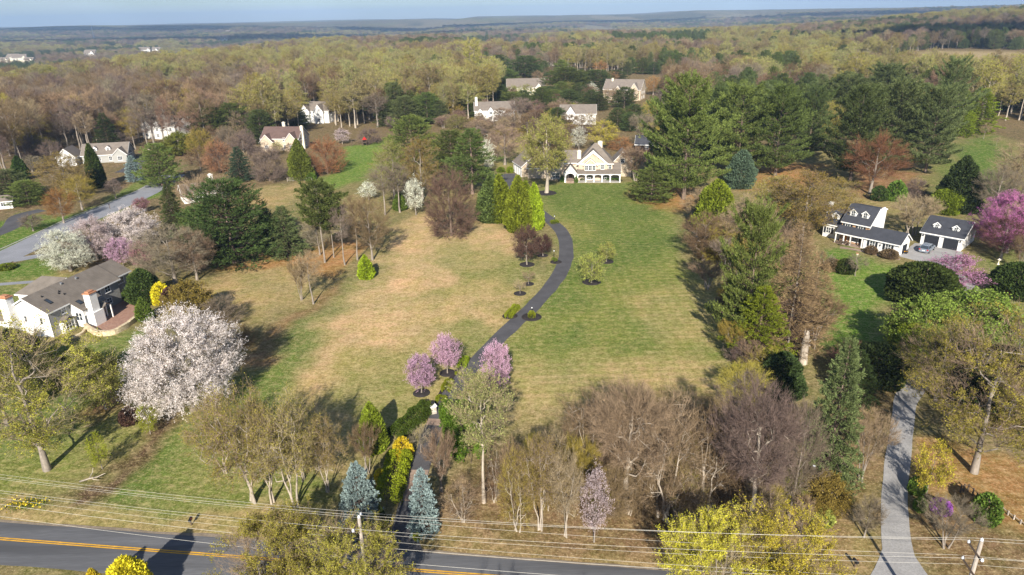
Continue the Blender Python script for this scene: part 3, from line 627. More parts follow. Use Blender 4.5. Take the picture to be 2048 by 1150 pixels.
patio_m=stonemat('red_brick_paving',(.25,.135,.095,1),(.33,.19,.135,1),3.,(.24,.16,.12,1))
mulch=surf('dark_bark_mulch',(.032,.026,.025,1),.95,.35,2,fine=11,coords='w')
conc=surf('concrete',(.42,.40,.37,1),.9,.15,1,fine=8,coords='w')
yel=surf('yellow_road_paint',(.68,.36,.02,1),.7,.25,1.5,fine=9,coords='w')
wht=surf('white_road_paint',(.6,.6,.58,1),.7,.2,1.5,fine=9,coords='w')
rd=lambda x,o:(x,48.6-.127*x-o)
ribbon('main_road',[rd(-140,2.55)+(5.1,),rd(-60,2.55)+(5.1,),rd(0,2.55)+(5.1,),rd(60,2.55)+(5.1,),rd(140,2.55)+(5.1,)],5.1,road_m,.03,True,.15)
grit=surf('road_edge_grit',(.235,.19,.14,1),.95,.3,1.2,fine=8,coords='w')
ribbon('road_shoulder',[rd(-140,-.02),rd(-60,-.02),rd(0,-.02),rd(60,-.02),rd(140,-.02)],.35,grit,.027,True,.45)
for o_ in (1.96,2.2): ribbon('centre_line',[rd(-140,o_),rd(0,o_),rd(140,o_)],.13,yel,.036,True)
0 and ribbon('edge_line',[rd(-140,.55),rd(0,.55),rd(140,.55)],.09,wht,.036,True)
DRV=[(798,1118,5.00),(806,1080,2.75),(817,1035,2.32),(833,960,2.11),(852,900,2.06),(870,848,2.06),(890,806,2.15),(932,748,2.24),(985,690,2.41),(1046,632,2.49),(1087,590,2.58),(1121,545,2.67),(1133,505,2.75),(1126,468,2.84),(1106,446,2.84),(1085,428,2.84),(1062,410,2.92),(1040,392,3.10),(1022,378,4.00),(1010,362,6.00),(1003,348,9.00)]
ribbon('driveway',DRV,3,asph,.028,wob=.22)
ribbon('paved_apron',[(824,1002,2.3),(833,960,2.2),(838,940,2.15)],2.2,pave,.034)
ribbon('paved_band',[(869,851,2.15),(874,838,2.15)],2.1,pave,.034)
ribbon('paved_strip',[(893,820,.8),(905,800,.8),(922,774,.8)],.8,conc,.026)
ribbon('side_lane',[(1815,1200,7),(1806,1150,4.4),(1797,1105,2.5),(1790,1040,2.2),(1790,980,2.25),(1795,920,2.3),(1802,870,2.3),(1806,835,2.3),(1812,800,2.4),(1840,760,3),(1900,700,3),(1950,640,3.4),(1945,590,3.4),(1925,565,3.4),(1890,540,3.6),(1855,520,4)],3,gravel,.028,wob=.12)
patch('parking_court',[(1795,512),(1812,500),(1830,486),(1925,504),(1925,540),(1880,540),(1835,522)],gravel,.04)
ribbon('street',[(-120,570,8),(-20,527,8),(60,490,8),(130,455,8),(200,425,8),(270,395,8),(318,370,8),(345,350,8)],8,chip,.03)
ribbon('street_kerb',[(-120,545,.35),(-20,507,.35),(60,472,.35),(130,440,.35),(200,412,.35),(270,383,.35),(300,369,.35)],.35,conc,.05)
ribbon('neighbour_drive',[(-40,480,4.5),(20,455,4.5),(40,432,4.5),(85,420,4)],4,asph,.03)
ribbon('neighbour_drive',[(243,345,5),(265,335,6),(290,312,6)],5,asph,.03)
ribbon('neighbour_drive',[(28,520,3.5),(60,515,3),(110,506,2.6)],3,chip,.034)
ribbon('garden_path',[(-40,572,1.6),(50,565,1.6),(108,562,1.6)],1.6,chip,.03)
ribbon('front_path',[(1800,519,1.1),(1750,509,1.1),(1715,500,1.2),(1680,495,1.5)],1.2,pave,.03)
patch('patio',[(172,652),(195,668),(225,668),(262,650),(282,630),(285,610),(262,592),(243,600),(225,612),(218,628)],patio_m,.06)
def ringbed(px,py,r,ry=None):
    b=gp(px,py); m=MB(); m.lathe([(r,0),(r*.97,.05),(r*.6,.09),(.02,.1)],20); o=m.build('mulch_bed',mulch,None,b,smooth=True); return tag(o,kind='structure')
for px,py,r in [(843,786,1.15),(895,746,1.15),(1040,587,1.15),(1057,568,1.05),(1183,564,1.75),(1213,523,1.45),(1054,529,1.55),(1085,511,1.2),(1092,386,3.0),(1112,524,1.2),(1063,634,1.7),(1020,632,1.3)]: ringbed(px,py,r)
ribbon('mulch_strip',[(875,815,1.2),(890,780,1.2),(918,742,1.2),(940,715,1.),],1.2,mulch,.026)
ribbon('mulch_strip',[(1130,360,1.5),(1145,362,1.8),(1160,361,1.5),(1200,360,1.2),(1245,362,1.2)],1.2,mulch,.03)
# ------------------------------------------------------------------ buildings
def sub(o,fr):
    if fr: o.location=(fr[0],fr[1],0); o.rotation_euler=(0,0,fr[2])
    return o
def gable(root,x0,x1,y0,y1,eave,ridge,axis,wall,roof,over=.35,z0=-.3,rp=.5,eave2=None,hip=(0,0),fr=None,oe=None,walls=True):
    """gabled (or hipped) block; ridge along axis"""
    e2=eave if eave2 is None else eave2; oe=over if oe is None else oe
    if axis=='x': S0,S1,A0,A1=x0,x1,y0,y1; P=lambda s,a,z:(s,a,z)
    else: S0,S1,A0,A1=y0,y1,x0,x1; P=lambda s,a,z:(a,s,z)
    ar=A0+rp*(A1-A0); h0,h1=hip
    if walls:
        m=MB()
        m.poly([P(S0,A0,z0),P(S1,A0,z0),P(S1,A0,eave),P(S0,A0,eave)])
        m.poly([P(S1,A1,z0),P(S0,A1,z0),P(S0,A1,e2),P(S1,A1,e2)])
        for s,h in ((S0,h0),(S1,h1)):
            m.poly([P(s,A0,z0),P(s,A1,z0),P(s,A1,e2)]+([P(s,ar,ridge)] if not h else [])+[P(s,A0,eave)])
        sub(m.build('wall',wall,root),fr)
    g0=(ridge-eave)/(ar-A0); g1=(ridge-e2)/(A1-ar); L=.03; T=.16
    r=MB(); s0=S0-oe;s1=S1+oe
    b0=A0-over;zb0=eave-over*g0+L;b1=A1+over;zb1=e2-over*g1+L
    ra=s0 if not h0 else S0+h0; rb=s1 if not h1 else S1-h1
    r.slab([P(s0,b0,zb0),P(s1,b0,zb0),P(rb,ar,ridge+L),P(ra,ar,ridge+L)],(0,0,T))
    r.slab([P(s1,b1,zb1),P(s0,b1,zb1),P(ra,ar,ridge+L),P(rb,ar,ridge+L)],(0,0,T))
    if h0: r.slab([P(s0,b1,zb1),P(s0,b0,zb0),P(ra,ar,ridge+L)],(0,0,T))
    if h1: r.slab([P(s1,b0,zb0),P(s1,b1,zb1),P(rb,ar,ridge+L)],(0,0,T))
    sub(r.build('roof',roof,root),fr)
    if not(h0 and h1):
        # white rake boards on the gables and fascia along the eaves
        for s,h,d in ((s0,h0,-.05),(s1,h1,.05)):
            if h: continue
            for a,z in ((b0,zb0),(b1,zb1)):
                t=MB(); t.slab([P(s,a,z-.12),P(s,ar,ridge+L-.12),P(s,ar,ridge+L+.1),P(s,a,z+.1)],P(d,0,0) )
                sub(t.build('rake_board',M['trim'],root),fr)
    for a,z,d in ((b0,zb0,-.05),(b1,zb1,.05)):
        f=MB(); f.slab([P(s0,a,z-.1),P(s1,a,z-.1),P(s1,a,z+.12),P(s0,a,z+.12)],P(0,d,0))
        sub(f.build('gutter',M['trim'],root),fr)
_wm={}
FACE={'-y':0,'+x':math.pi/2,'+y':math.pi,'-x':-math.pi/2}
def win(root,x,y,z,face,w,h,nx=2,ny=2,sh=False,fr=None,parent=None):
    k=(w,h,nx,ny)
    if k not in _wm:
        m=MB();b=.09
        m.box(-w/2-b,-w/2,-.07,.02,-b,h+b);m.box(w/2,w/2+b,-.07,.02,-b,h+b);m.box(-w/2,w/2,-.07,.02,-b,0);m.box(-w/2,w/2,-.07,.02,h,h+b); m.box(-w/2-.14,w/2+.14,-.12,.02,-b-.06,-b-.003)
        for i in range(1,nx): m.box(-w/2+w*i/nx-.03,-w/2+w*i/nx+.03,-.06,.02,.002,h-.002)
        for i in range(1,ny): m.box(-w/2+.002,w/2-.002,-.053,.02,h*i/ny-.025,h*i/ny+.025)
        g=MB(); g.box(-w/2-.01,w/2+.01,-.025,.015,-.01,h+.01)
        s=MB(); s.box(-.22,.22,-.055,.01,-.08,h+.08)
        _wm[k]=(m.mesh('window',M['trim']),g.mesh('pane',M['glass']),s.mesh('shutter',M['shutter']))
    a=FACE[face]
    if fr:
        c,s_=math.cos(fr[2]),math.sin(fr[2]); x,y=fr[0]+c*x-s_*y,fr[1]+s_*x+c*y; a+=fr[2]
    o=link('window',_wm[k][0],parent or root,(x,y,z),a); link('pane',_wm[k][1],o)
    if sh:
        for q in (-1,1): link('shutter',_wm[k][2],o,(q*(w/2+.34),0,0))
    return o
def chimney(root,x0,x1,y0,y1,z0,z1,mat,cap=None,fr=None):
    m=MB(); m.box(x0,x1,y0,y1,z0,z1); c=sub(m.build('chimney',mat,root),fr)
    k=MB(); k.box(x0-.09,x1+.09,y0-.09,y1+.09,z1-.02,z1+.16); k.box(x0+.2,x1-.2,y0+.2,y1-.2,z1+.161,z1+.4); k.build('chimney_cap',cap or mat,c)
    return c
def dormer(root,x,y,z,w,h,depth,wall,roof,win_w=.7,win_h=.95):
    """little gabled dormer facing -y, base of its front at z"""
    m=MB(); r=h*.55
    m.prism([(x-w/2,y,z),(x+w/2,y,z),(x+w/2,y+depth,z),(x-w/2,y+depth,z)],[(x-w/2,y,z+h),(x+w/2,y,z+h),(x+w/2,y+depth,z+h),(x-w/2,y+depth,z+h)],0,caps=False)
    m.poly([(x-w/2,y,z+h),(x+w/2,y,z+h),(x,y,z+h+r)],0)
    for q in (-1,1): m.slab([(x+q*(w/2+.15),y-.15,z+h-.12),(x,y-.15,z+h+r+.02),(x,y+depth,z+h+r+.02),(x+q*(w/2+.15),y+depth,z+h-.12)],(0,0,.1),1)
    for q in (-1,1): m.slab([(x+q*(w/2+.15),y-.2,z+h-.2),(x,y-.2,z+h+r-.07),(x,y-.2,z+h+r+.1),(x+q*(w/2+.15),y-.2,z+h)],(0,.045,0),2)
    d=m.build('dormer',[wall,roof,M['trim']],root)
    b=MB(); b.box(x-win_w/2,x+win_w/2,y-.03,y+.01,z+.25,z+.25+win_h,1); f=.07
    b.box(x-win_w/2-f,x-win_w/2-.001,y-.06,y+.01,z+.25-f,z+.25+win_h+f);b.box(x+win_w/2+.001,x+win_w/2+f,y-.06,y+.01,z+.25-f,z+.25+win_h+f);b.box(x-.025,x+.025,y-.05,y-.031,z+.25,z+.25+win_h);b.box(x-win_w/2,x+win_w/2,y-.055,y-.031,z+.25+win_h*.48,z+.25+win_h*.52)
    b.build('window',[M['trim'],M['glass']],d); return d
def slabdoor(root,x,y,z,face,w,h,mat,frame=True,name='door',panels=0,fr=None):
    m=MB(); m.box(-w/2,w/2,-.05,.02,0,h,0)
    if frame: m.box(-w/2-.1,-w/2-.002,-.08,.02,0,h+.1,1); m.box(w/2+.002,w/2+.1,-.08,.02,0,h+.1,1); m.box(-w/2,w/2,-.08,.02,h+.002,h+.1,1)
    for i in range(panels): m.box(-w/2+.06,w/2-.06,-.06,-.051,h*(i+.12)/panels,h*(i+.88)/panels,0)
    a=FACE[face]
    if fr:
        c,s_=math.cos(fr[2]),math.sin(fr[2]); x,y=fr[0]+c*x-s_*y,fr[1]+s_*x+c*y; a+=fr[2]
    d=m.build(name,[mat,M['trim']],root,(x,y,z),a)
    if name=='door':
        k=MB(); k.ell((w*.36,-.09,h*.47),(.045,.045,.045),0,6,4); k.build('handle',M['grey_metal'],d)
    return d
def house_root(xy,rz,label,cat='house',name='house',group=None):
    r=empty(name,(xy[0],xy[1],float(terr(*xy))),rz); tag(r,label,cat,group); return r
# ---- left white and grey house
h=house_root((-76.8,99.6),-math.atan2(.214,.977),'long white and grey house with brown roof beside the curved patio wall')
mW,mG,R_=M['white'],M['greysid'],M['roof_brown']
gable(h,-3.8,3.8,0,15,4.3,6.4,'y',mG,R_)
m=MB(); m.poly([(-3.83,-.03,-.3),(3.83,-.03,-.3),(3.83,-.03,4.25),(0,-.03,6.35),(-3.83,-.03,4.25)]); m.build('gable_wall',mW,h)
# saltbox extension with its own white end wall
m=MB(); m.poly([(3.8,4.2,-.3),(6.1,4.2,-.3),(6.1,4.2,3.0),(3.8,4.2,4.25)]);m.poly([(6.1,9,-.3),(3.8,9,-.3),(3.8,9,4.25),(6.1,9,3.0)]);m.poly([(6.1,4.2,-.3),(6.1,9,-.3),(6.1,9,3.),(6.1,4.2,3.)]); m.build('wall',mW,h)
m=MB(); m.slab([(4.1,4.0,4.19),(6.4,4.0,2.93),(6.4,9.15,2.93),(4.1,9.15,4.19)],(0,0,.16)); m.build('roof',R_,h)
gable(h,-3.4,3.1,15,18.6,4.5,6.25,'y',mG,R_)
gable(h,-11,-3.8,8.5,15,3.2,5.2,'x',mW,R_,hip=(2.5,0))
gable(h,-7.2,-3.8,-.2,4.5,2.4,3.6,'x',mW,R_,hip=(1.5,0))
chimney(h,-3.4,-1.9,-1.3,-.04,-.3,6.7,M['trim'],M['terracotta'])
chimney(h,6.12,7.3,5.0,6.5,-.3,5.5,M['trim'],M['terracotta'])
m=MB(); m.box(6.12,7.6,4.7,6.8,-.3,2.4); m.build('chimney_base',M['trim'],h)
win(h,3.8,2.9,3.0,'+x',.8,1.0); win(h,4.9,4.2,1.2,'-y',.5,1.3,1,2); win(h,5.5,4.2,1.2,'-y',.5,1.3,1,2)
m=MB(); m.box(3.8,4.7,1.5,3.7,-.3,1.9); m.build('bay',M['trim'],h)
m=MB(); m.slab([(3.8,1.3,1.95),(4.95,1.3,1.95),(4.95,2.6,2.55),(3.8,2.6,2.55)],(0,0,.1)); m.slab([(3.8,2.6,2.55),(4.95,2.6,2.55),(4.95,3.9,1.95),(3.8,3.9,1.95)],(0,0,.1)); m.build('bay_roof',R_,h)
win(h,4.7,2.6,.45,'+x',1.6,1.2,3,2)
for y in (10.2,12.4): win(h,3.8,y,2.9,'+x',1.1,1.0,2,2)
win(h,3.8,12.2,.8,'+x',1.0,.95,2,2); win(h,3.1,16.4,3.0,'+x',1.4,1.0,3,2); slabdoor(h,3.1,17.2,.0,'+x',.9,2.0,M['trim'])
slabdoor(h,6.1,4.62,.0,'+x',.75,2.0,M['glass'],name='glass_door'); slabdoor(h,6.1,7.8,.0,'+x',1.7,2.0,M['glass'],name='glass_door')
m=MB(); m.slab([(6.1,6.9,2.3),(7.5,6.9,2.3),(7.5,7.8,2.9),(6.1,7.8,2.9)],(0,0,.1)); m.slab([(6.1,7.8,2.9),(7.5,7.8,2.9),(7.5,8.7,2.3),(6.1,8.7,2.3)],(0,0,.1)); m.build('porch_roof',R_,h)
for y in (7.0,8.6):
    m=MB(); m.box(7.3,7.46,y-.08,y+.08,0,2.3); m.build('post',M['trim'],h)
win(h,-.6,-.03,2.4,'-y',.45,1.0,1,2); win(h,2.3,-.03,2.2,'-y',.45,1.0,1,2)
def onroof(x0,x1,y0,y1,z,hh,mat,nm,sl=-.553,frame=None):
    zz=lambda x:6.4+.2+sl*abs(x)+z
    m=MB(); m.prism([(x0,y0,zz(x0)),(x1,y0,zz(x1)),(x1,y1,zz(x1)),(x0,y1,zz(x0))],[(x0,y0,zz(x0)+hh),(x1,y0,zz(x1)+hh),(x1,y1,zz(x1)+hh),(x0,y1,zz(x0)+hh)]); return m.build(nm,mat,h)
for a in ((1.9,3.0,1.7,2.3),(4.4,5.3,4.9,5.7)):
    k=onroof(*a,-.02,.1,M['black'],'skylight'); onroof(a[0]+.08,a[1]-.08,a[2]+.08,a[3]-.08,.085,.02,M['glass'],'skylight_pane').parent=k
for x,y,s in ((.7,9.5,.28),(.5,6.6,.25)): onroof(x,x+s,y,y+s,-.05,.35,M['grey_metal'],'roof_vent')
for x,y in ((1.2,2.0),(1.9,4.5),(1.6,4.9),(2.4,5.0)): onroof(x,x+.16,y,y+.16,-.05,.28,M['black'],'vent_pipe')
# curved stone wall round the patio
W=[gp(*p)[:2] for p in [(172,656),(180,662),(195,670),(212,671),(230,668),(248,659),(264,648),(277,637),(283,630)]]
def wallstrip(P,w,hh,mat,name,label,cat):
    P=smoothpath(P,.5); D=np.gradient(P,axis=0);D/=np.linalg.norm(D,axis=1)[:,None];S=np.stack([D[:,1],-D[:,0]],1)*w/2
    b=P[0]; m=MB()
    for i in range(len(P)-1):
        q=[P[i]+S[i],P[i+1]+S[i+1],P[i+1]-S[i+1],P[i]-S[i]]; z=float(terr(*P[i])); hv=hh*(.94+.1*hash2(i,3,1))
        m.prism([(v[0]-b[0],v[1]-b[1],-.2) for v in q],[(v[0]-b[0],v[1]-b[1],hv) for v in q])
    o=m.build(name,mat,None,(b[0],b[1],float(terr(*b)))); return tag(o,label,cat)
wallstrip(W,.55,.85,M['wallstone'],'stone_wall','low curved tan fieldstone wall edging the brick patio','wall')
wallstrip([gp(*p)[:2] for p in [(122,688),(145,678),(165,668),(172,658)]],.4,.35,M['wallstone'],'stone_wall','short straight stone edging below the bay window of the white and grey house','wall')
# ---- right brick and white house
rz=math.atan2(-.768,.64)
h=house_root((77.3,128.7),rz,'white and brick house with dark slate roof, two dormers and an orange front door')
mW,R_,BR=M['white'],M['roof_slate'],M['brick']
gable(h,-7.0,0,0,4.9,2.5,4.2,'x',mW,R_)
gable(h,-12.5,-6.8,1.5,8,4.6,7.5,'x',mW,R_,rp=.5,eave2=6.9,oe=.2)
m=MB(); m.poly([(-12.52,1.47,-.3),(-6.78,1.47,-.3),(-6.78,1.47,4.55),(-12.52,1.47,4.55)]); m.build('front_wall',BR,h)
m=MB(); m.slab([(-12.9,-.35,2.26),(-7.02,-.35,2.26),(-7.02,1.45,3.5),(-12.9,1.45,3.5)],(0,0,.14)); m.build('porch_roof',R_,h)
m=MB(); m.box(-12.9,-7.0,-.4,-.35,2.1,2.35); m.build('porch_gutter',M['trim'],h)
for x in (-12.7,-11.0,-9.6,-7.2):
    m=MB(); m.box(x-.09,x+.09,-.28,-.1,0,2.25); m.build('porch_post',M['trim'],h)
m=MB(); m.box(-12.9,-7.02,-.5,1.46,-.2,.12); m.build('porch_floor',pave,h)
for x in (-11.3,-8.6): win(h,x,1.47,3.62 if 0 else 3.55,'-y',.9,.85,2,2,True)
slabdoor(h,-11.5,1.47,.12,'-y',.95,2.05,M['orange']); win(h,-9.3,1.47,.6,'-y',1.2,1.4,3,3,True)
for x in (-5.2,-2.1): win(h,x,0,.85,'-y',.95,1.15,2,2,True)
m=MB(); m.box(-.03,.03,0,.05,0,.001); 
slabdoor(h,0,2.6,0,'+x',2.3,2.0,M['shutter'],name='garage_door',panels=4)
win(h,-6.8,4.0,5.4,'+x',.5,.9,1,2); chimney(h,-6.79,-6.1,5.2,6.6,-.3,7.3,M['trim'])
for x in (-11.0,-8.5): dormer(h,x,2.5,5.5,1.35,1.05,2.3,mW,R_)
gable(h,-16.8,-12.5,2.4,7.6,3.2,6.0,'x',mW,R_,oe=.2); chimney(h,-17.5,-16.82,4.4,5.6,-.3,6.9,M['trim']); dormer(h,-14.8,3.1,3.8,1.6,1.1,2.2,mW,R_)
win(h,-15.6,2.4,1.0,'-y',.9,1.2,2,2,True); win(h,-13.6,2.4,1.0,'-y',.9,1.2,2,2)
m=MB(); m.lathe([(.03,0),(.1,.05),(.11,.3),(.05,.42)],8,(-3.6,-.12,1.3)); m.build('wall_lantern',M['black'],h)
# garage
h=house_root((86,136.3),math.atan2(-.72,.69),'white two car garage with dark slate roof, two dormers and black doors','garage','garage')
gable(h,0,7.5,0,9.6,2.7,5.1,'x',mW,R_)
for x in (2.0,5.5):
    slabdoor(h,x,0,0,'-y',2.7,2.2,M['garden_door'],name='garage_door',panels=4)
    dormer(h,x+.1,1.5,3.3,1.25,.95,2.3,mW,R_,.6,.7)
for x in (.35,7.15):
    m=MB(); m.lathe([(.03,0),(.1,.05),(.12,.3),(.05,.42)],8,(x,-.14,1.8)); m.build('wall_lantern',M['black'],h)
for y in (2.5,5,7.4): win(h,7.5,y,1.0,'+x',.8,1.1,2,2)
m=MB(); m.box(-.5,8.,-4,0,-.12,.02); m.build('apron',conc,h)
# ---- main stone house at the head of the drive
O=np.array([20.7,202.6]); rz=math.radians(-6)
h=house_root(O,rz,'large tan stone house with white arched porch at the end of the drive')
ST,R_,TR=M['stone'],M['roof_grey'],M['trim']
gable(h,0,10,0,9.5,5.3,10.2,'x',ST,R_,hip=(4.6,4.6))
gable(h,-.1,8.4,-.35,4.5,5.3,9.0,'y',ST,R_,oe=.35)
m=MB()
for q in (0,1): m.slab([(4.15,-.76,8.2),(4.15,-.76,9.1),((-.75,9.05)[q],-.76,4.85),((-.3,8.6)[q],-.76,4.75)],(0,.06,0))
m.box(-.3,8.6,-.5,-.36,5.0,5.25); m.build('gable_trim',TR,h)
gable(h,1.6,5.2,-1.0,.5,5.0,6.6,'y',ST,R_,oe=.25,z0=3.0)
m=MB(); m.box(1.5,5.3,-1.06,-.94,2.9,3.15); m.box(1.5,5.3,-1.08,-.94,4.85,5.05); m.build('bay_trim',TR,h)
for x in (2.3,3.4,4.5): win(h,x,-1.0,3.3,'-y',.85,1.35,2,2)
for x in (7.0,9.2): win(h,x,-.35 if x<8.4 else 0,3.5,'-y',.8,1.3,2,2)
m=MB(); m.slab([(-.5,-2.9,2.55),(12.4,-2.9,2.55),(12.4,-.02,3.35),(-.5,-.02,3.35)],(0,0,.14)); m.build('porch_roof',R_,h)
# arched porch front
def arch_band(x0,x1,z0,z1,spring,y,d,m,n=8):
    c=(x0+x1)/2;r=(x1-x0)/2; pts=[(c-r*math.cos(math.pi*i/n),z0+spring*math.sin(math.pi*i/n)) for i in range(n+1)]
    for a,b in zip(pts,pts[1:]): m.prism([(a[0],y,a[1]),(b[0],y,b[1]),(b[0],y+d,b[1]),(a[0],y+d,a[1])],[(a[0],y,z1),(b[0],y,z1),(b[0],y+d,z1),(a[0],y+d,z1)])
cx=[-.3,2.1,4.5,6.9,9.3,12.1]
m=MB()
for a,b in zip(cx,cx[1:]): arch_band(a+.16,b-.16,1.95,2.5,.35,-2.75,.2,m)
m.build('porch_arch',TR,h)
for x in cx:
    m=MB(); m.box(x-.16,x+.16,-2.8,-2.5,0,2.5); m.box(x-.22,x+.22,-2.86,-2.44,0,.25); m.build('porch_column',TR,h)
m=MB(); m.box(-.5,12.4,-3.,-.36,-.3,.1); m.build('porch_floor',conc,h)
gable(h,10,12.2,0,6,2.9,4.6,'x',ST,R_)
for x,w in ((3.3,1.5),(8.0,1.8)): win(h,x,-.36,.4,'-y',w,1.5,3,3)
# entrance porch
gable(h,-4.2,-.7,-3.0,1.2,2.9,5.1,'y',ST,R_,oe=.25,walls=False)
m=MB(); 
arch_band(-3.7,-1.2,1.75,2.9,1.0,-3.0,.25,m,10); m.slab([(-4.2,-3.,2.9),(-.7,-3.,2.9),(-2.45,-3.,5.0)],(0,.25,0)); m.box(-4.2,-3.7,-3.,-2.75,0,2.9);m.box(-1.2,-.7,-3.,-2.75,0,2.9); m.build('entrance_front',TR,h)
slabdoor(h,-2.45,.78,.5,'-y',1.2,2.1,M['wood_dark']); m=MB()
for i in range(3): m.box(-3.6,-1.3,-3.2-.35*i,-3.0-.35*i+(.0),-.2,.42-.14*i)
m.box(-4,-.9,-2.99,.76,-.2,.45); m.build('entrance_steps',pave,h)
gable(h,-9.,0.3,.8,7.5,5.3,8.2,'x',ST,R_,oe=.2,hip=(3.6,0))
gable(h,-8.6,-4.4,.2,2.5,5.0,6.8,'y',ST,R_,oe=.25)
for z in (.7,3.4):
    for x in (-7.4,-6.3): win(h,x,.2,z,'-y',.95,1.45,2,2)
chimney(h,-.5,.6,1.6,2.6,5.6,8.3,M['cream'],M['cream']); chimney(h,5.6,6.9,4.6,5.6,8.6,10.5,M['cream'],M['cream'])
gable(h,-15.5,-9.,2.6,9,3.3,6.0,'x',ST,R_)
def loc(p): 
    d=np.array(p)-O; c,s=math.cos(rz),math.sin(rz); return (c*d[0]+s*d[1],-s*d[0]+c*d[1])
g=loc((3.8,208.4)); fr=(g[0],g[1],math.radians(22)-0)
gable(h,0,7.5,0,9.,3.4,6.4,'y',ST,R_,fr=fr)
for y in (1.3,3.4,5.5,7.6): slabdoor(h,0,y,0,'-x',1.5,2.5,TR,name='garage_door',fr=fr,panels=4)
m=MB(); m.poly([(-.03,0,-.3),(-.03,9,-.3),(-.03,9,3.3),(-.03,0,3.3)]); sub(m.build('side_wall',TR,h),fr)
win(h,3.6,0,3.2,'-y',1.,1.2,2,2,fr=fr)
gable(h,10.5,16,5.5,12,4.6,7.6,'y',ST,R_); win(h,13.2,5.5,4.2,'-y',1.,1.3); win(h,12.,5.5,1,'-y',1.2,1.5)
# ---- houses behind
def bg(px,py,rot,L,D,eave,ridge,wall,roof,label,front=(),chim=(),wins=3,shed=None,floors=2,axis='x'):
    b=gp(px,py); r=house_root(b[:2],math.radians(rot),label)
    gable(r,-L/2,L/2,0,D,eave,ridge,axis,wall,roof)
    for x,w,e,rg in front: gable(r,x-w/2,x+w/2,-1.6,D*.5,e,rg,'y',wall,roof,oe=.25)
    for f in range(floors):
        for i in range(wins):
            x=-L/2+L*(i+.5)/wins
            if any(abs(x-q[0])<q[1]/2+.5 for q in front): continue
            win(r,x,0,.8+2.7*f,'-y',1.,1.3,2,2)
        for y in (D*.3,D*.7): win(r,L/2,y,.8+2.7*f,'+x',.9,1.3,2,2); win(r,-L/2,y,.8+2.7*f,'-x',.9,1.3,2,2)
    for q in front: win(r,q[0],-1.6,.9,'-y',1.4,1.3,3,2); (win(r,q[0],-1.6,3.5,'-y',1.2,1.2,2,2) if q[2]>4.5 else None)
    for x,y,z in chim: chimney(r,x-.55,x+.55,y-.4,y+.4,0,z,M['cream'] if wall!=M['white'] else M['trim'])
    return r
bg(322,277,-20,17,9,5.6,9.2,M['white'],M['roof_grey'],'white two storey house under tall bare trees at the edge of the left woods',[(-5.5,5,5.6,8.4),(.5,4,5.6,8.)],[(-8.8,4,9.8)],4)
r=bg(212,325,12,15,9,2.9,6.2,M['greysid'],M['roof_grey'],'low grey shingle roofed house with white dormers behind a tall dark evergreen',[(5.5,4.5,2.9,5.)],[],4,floors=1)
for x in (-3.2,1.2): dormer(r,x,1.4,3.7,1.5,1.2,2.2,M['white'],M['roof_grey'])
gable(r,-14.5,-8.5,-3,5,3.2,6.,'y',M['white'],M['roof_grey'])
bg(562,301,-8,15,10,4.6,8.2,M['stone'],M['roof_red'],'tan stone house with reddish brown roof behind a conical evergreen',[(5.2,4.5,4.2,6.8),(-4.8,5,3.6,6.2)],[(-1.5,8.5,9.3),(7.9,3.5,8.6)],4)
bg(630,246,-10,15,11,5.8,9.5,M['white'],M['roof_grey'],'white house with several grey gables among bare trunks left of the long meadow',[(-4,4.5,5.8,8.6),(3,4.5,5.8,8.8)],[],4)
bg(990,242,3,19,10,5.,8.4,M['white'],M['roof_grey'],'white house with brown roof and a tall white left chimney behind the pink shrubs',[(-7,4.5,3.4,6),(-2,3.,4.6,6.6)],[(-8.6,3,10.6)],4)
bg(1052,190,0,24,13,4.5,9.5,M['cream'],M['roof_grey'],'wide hipped grey brown roof seen between dark pines behind the white house',[(8,5,4.,7)],[],4)
bg(1156,249,-6,16,10,4.8,8.2,M['white'],M['roof_grey'],'white house with a steep white front gable beyond the budding tree by the stone house',[(-3.5,5,4.4,8)],[],4)
bg(1243,200,-24,22,12,6,11,M['stone'],M['roof_grey'],'tan house with tall grey gabled roof beyond the right end of the stone house',[(-2,4,5.5,8),(7.5,5,6,9.6)],[(-7,5,11.4)],4)
bg(412,402,32,11,7,2.6,4.6,M['white'],M['roof_grey'],'low white house glimpsed through bare branches in front of the big pines',[],[(3,5.5,6.)],3,floors=1)
bg(1293,303,-15,8,6,2.6,5.2,M['wood_dark'],M['roof_slate'],'small dark roofed outbuilding in the shade of the tallest pines',[],[],1,floors=1)
bg(9,418,20,4.2,3.2,2.2,3.3,M['white'],M['roof_grey'],'little white shed beside the dark drive at the left edge',[],[],1,floors=1)
far=[(8,127,15,'first and leftmost cream house of the far row beyond the left woods'),(24,125,-10,'second cream house of the far row beyond the left woods'),(41,126,30,'third cream house of the far row beyond the left woods'),(58,127,5,'fourth and rightmost cream house of the far row beyond the left woods'),
     (180,115,0,'lone low white house below the tall radio mast'),(291,108,25,'white far house, left of the pair on the wooded slope'),(311,108,-15,'white far house, right of the pair on the wooded slope'),(447,84,10,'tiny white far house above the yellow green ridge'),(236,90,0,'tiny pale far house right of the radio mast'),(456,66,0,'tiny white house near the left horizon'),(1404,168,0,'tiny white house amid the far woods beyond the tallest pines'),(1665,175,10,'pale house peeping from the woods behind the right pines'),(664,140,0,'small pale house in the woods right of the yellow green ridge'),(1105,132,0,'tiny pale house deep in the woods above the dark pines'),(1492,62,0,'tiny white house in the far valley woods')]
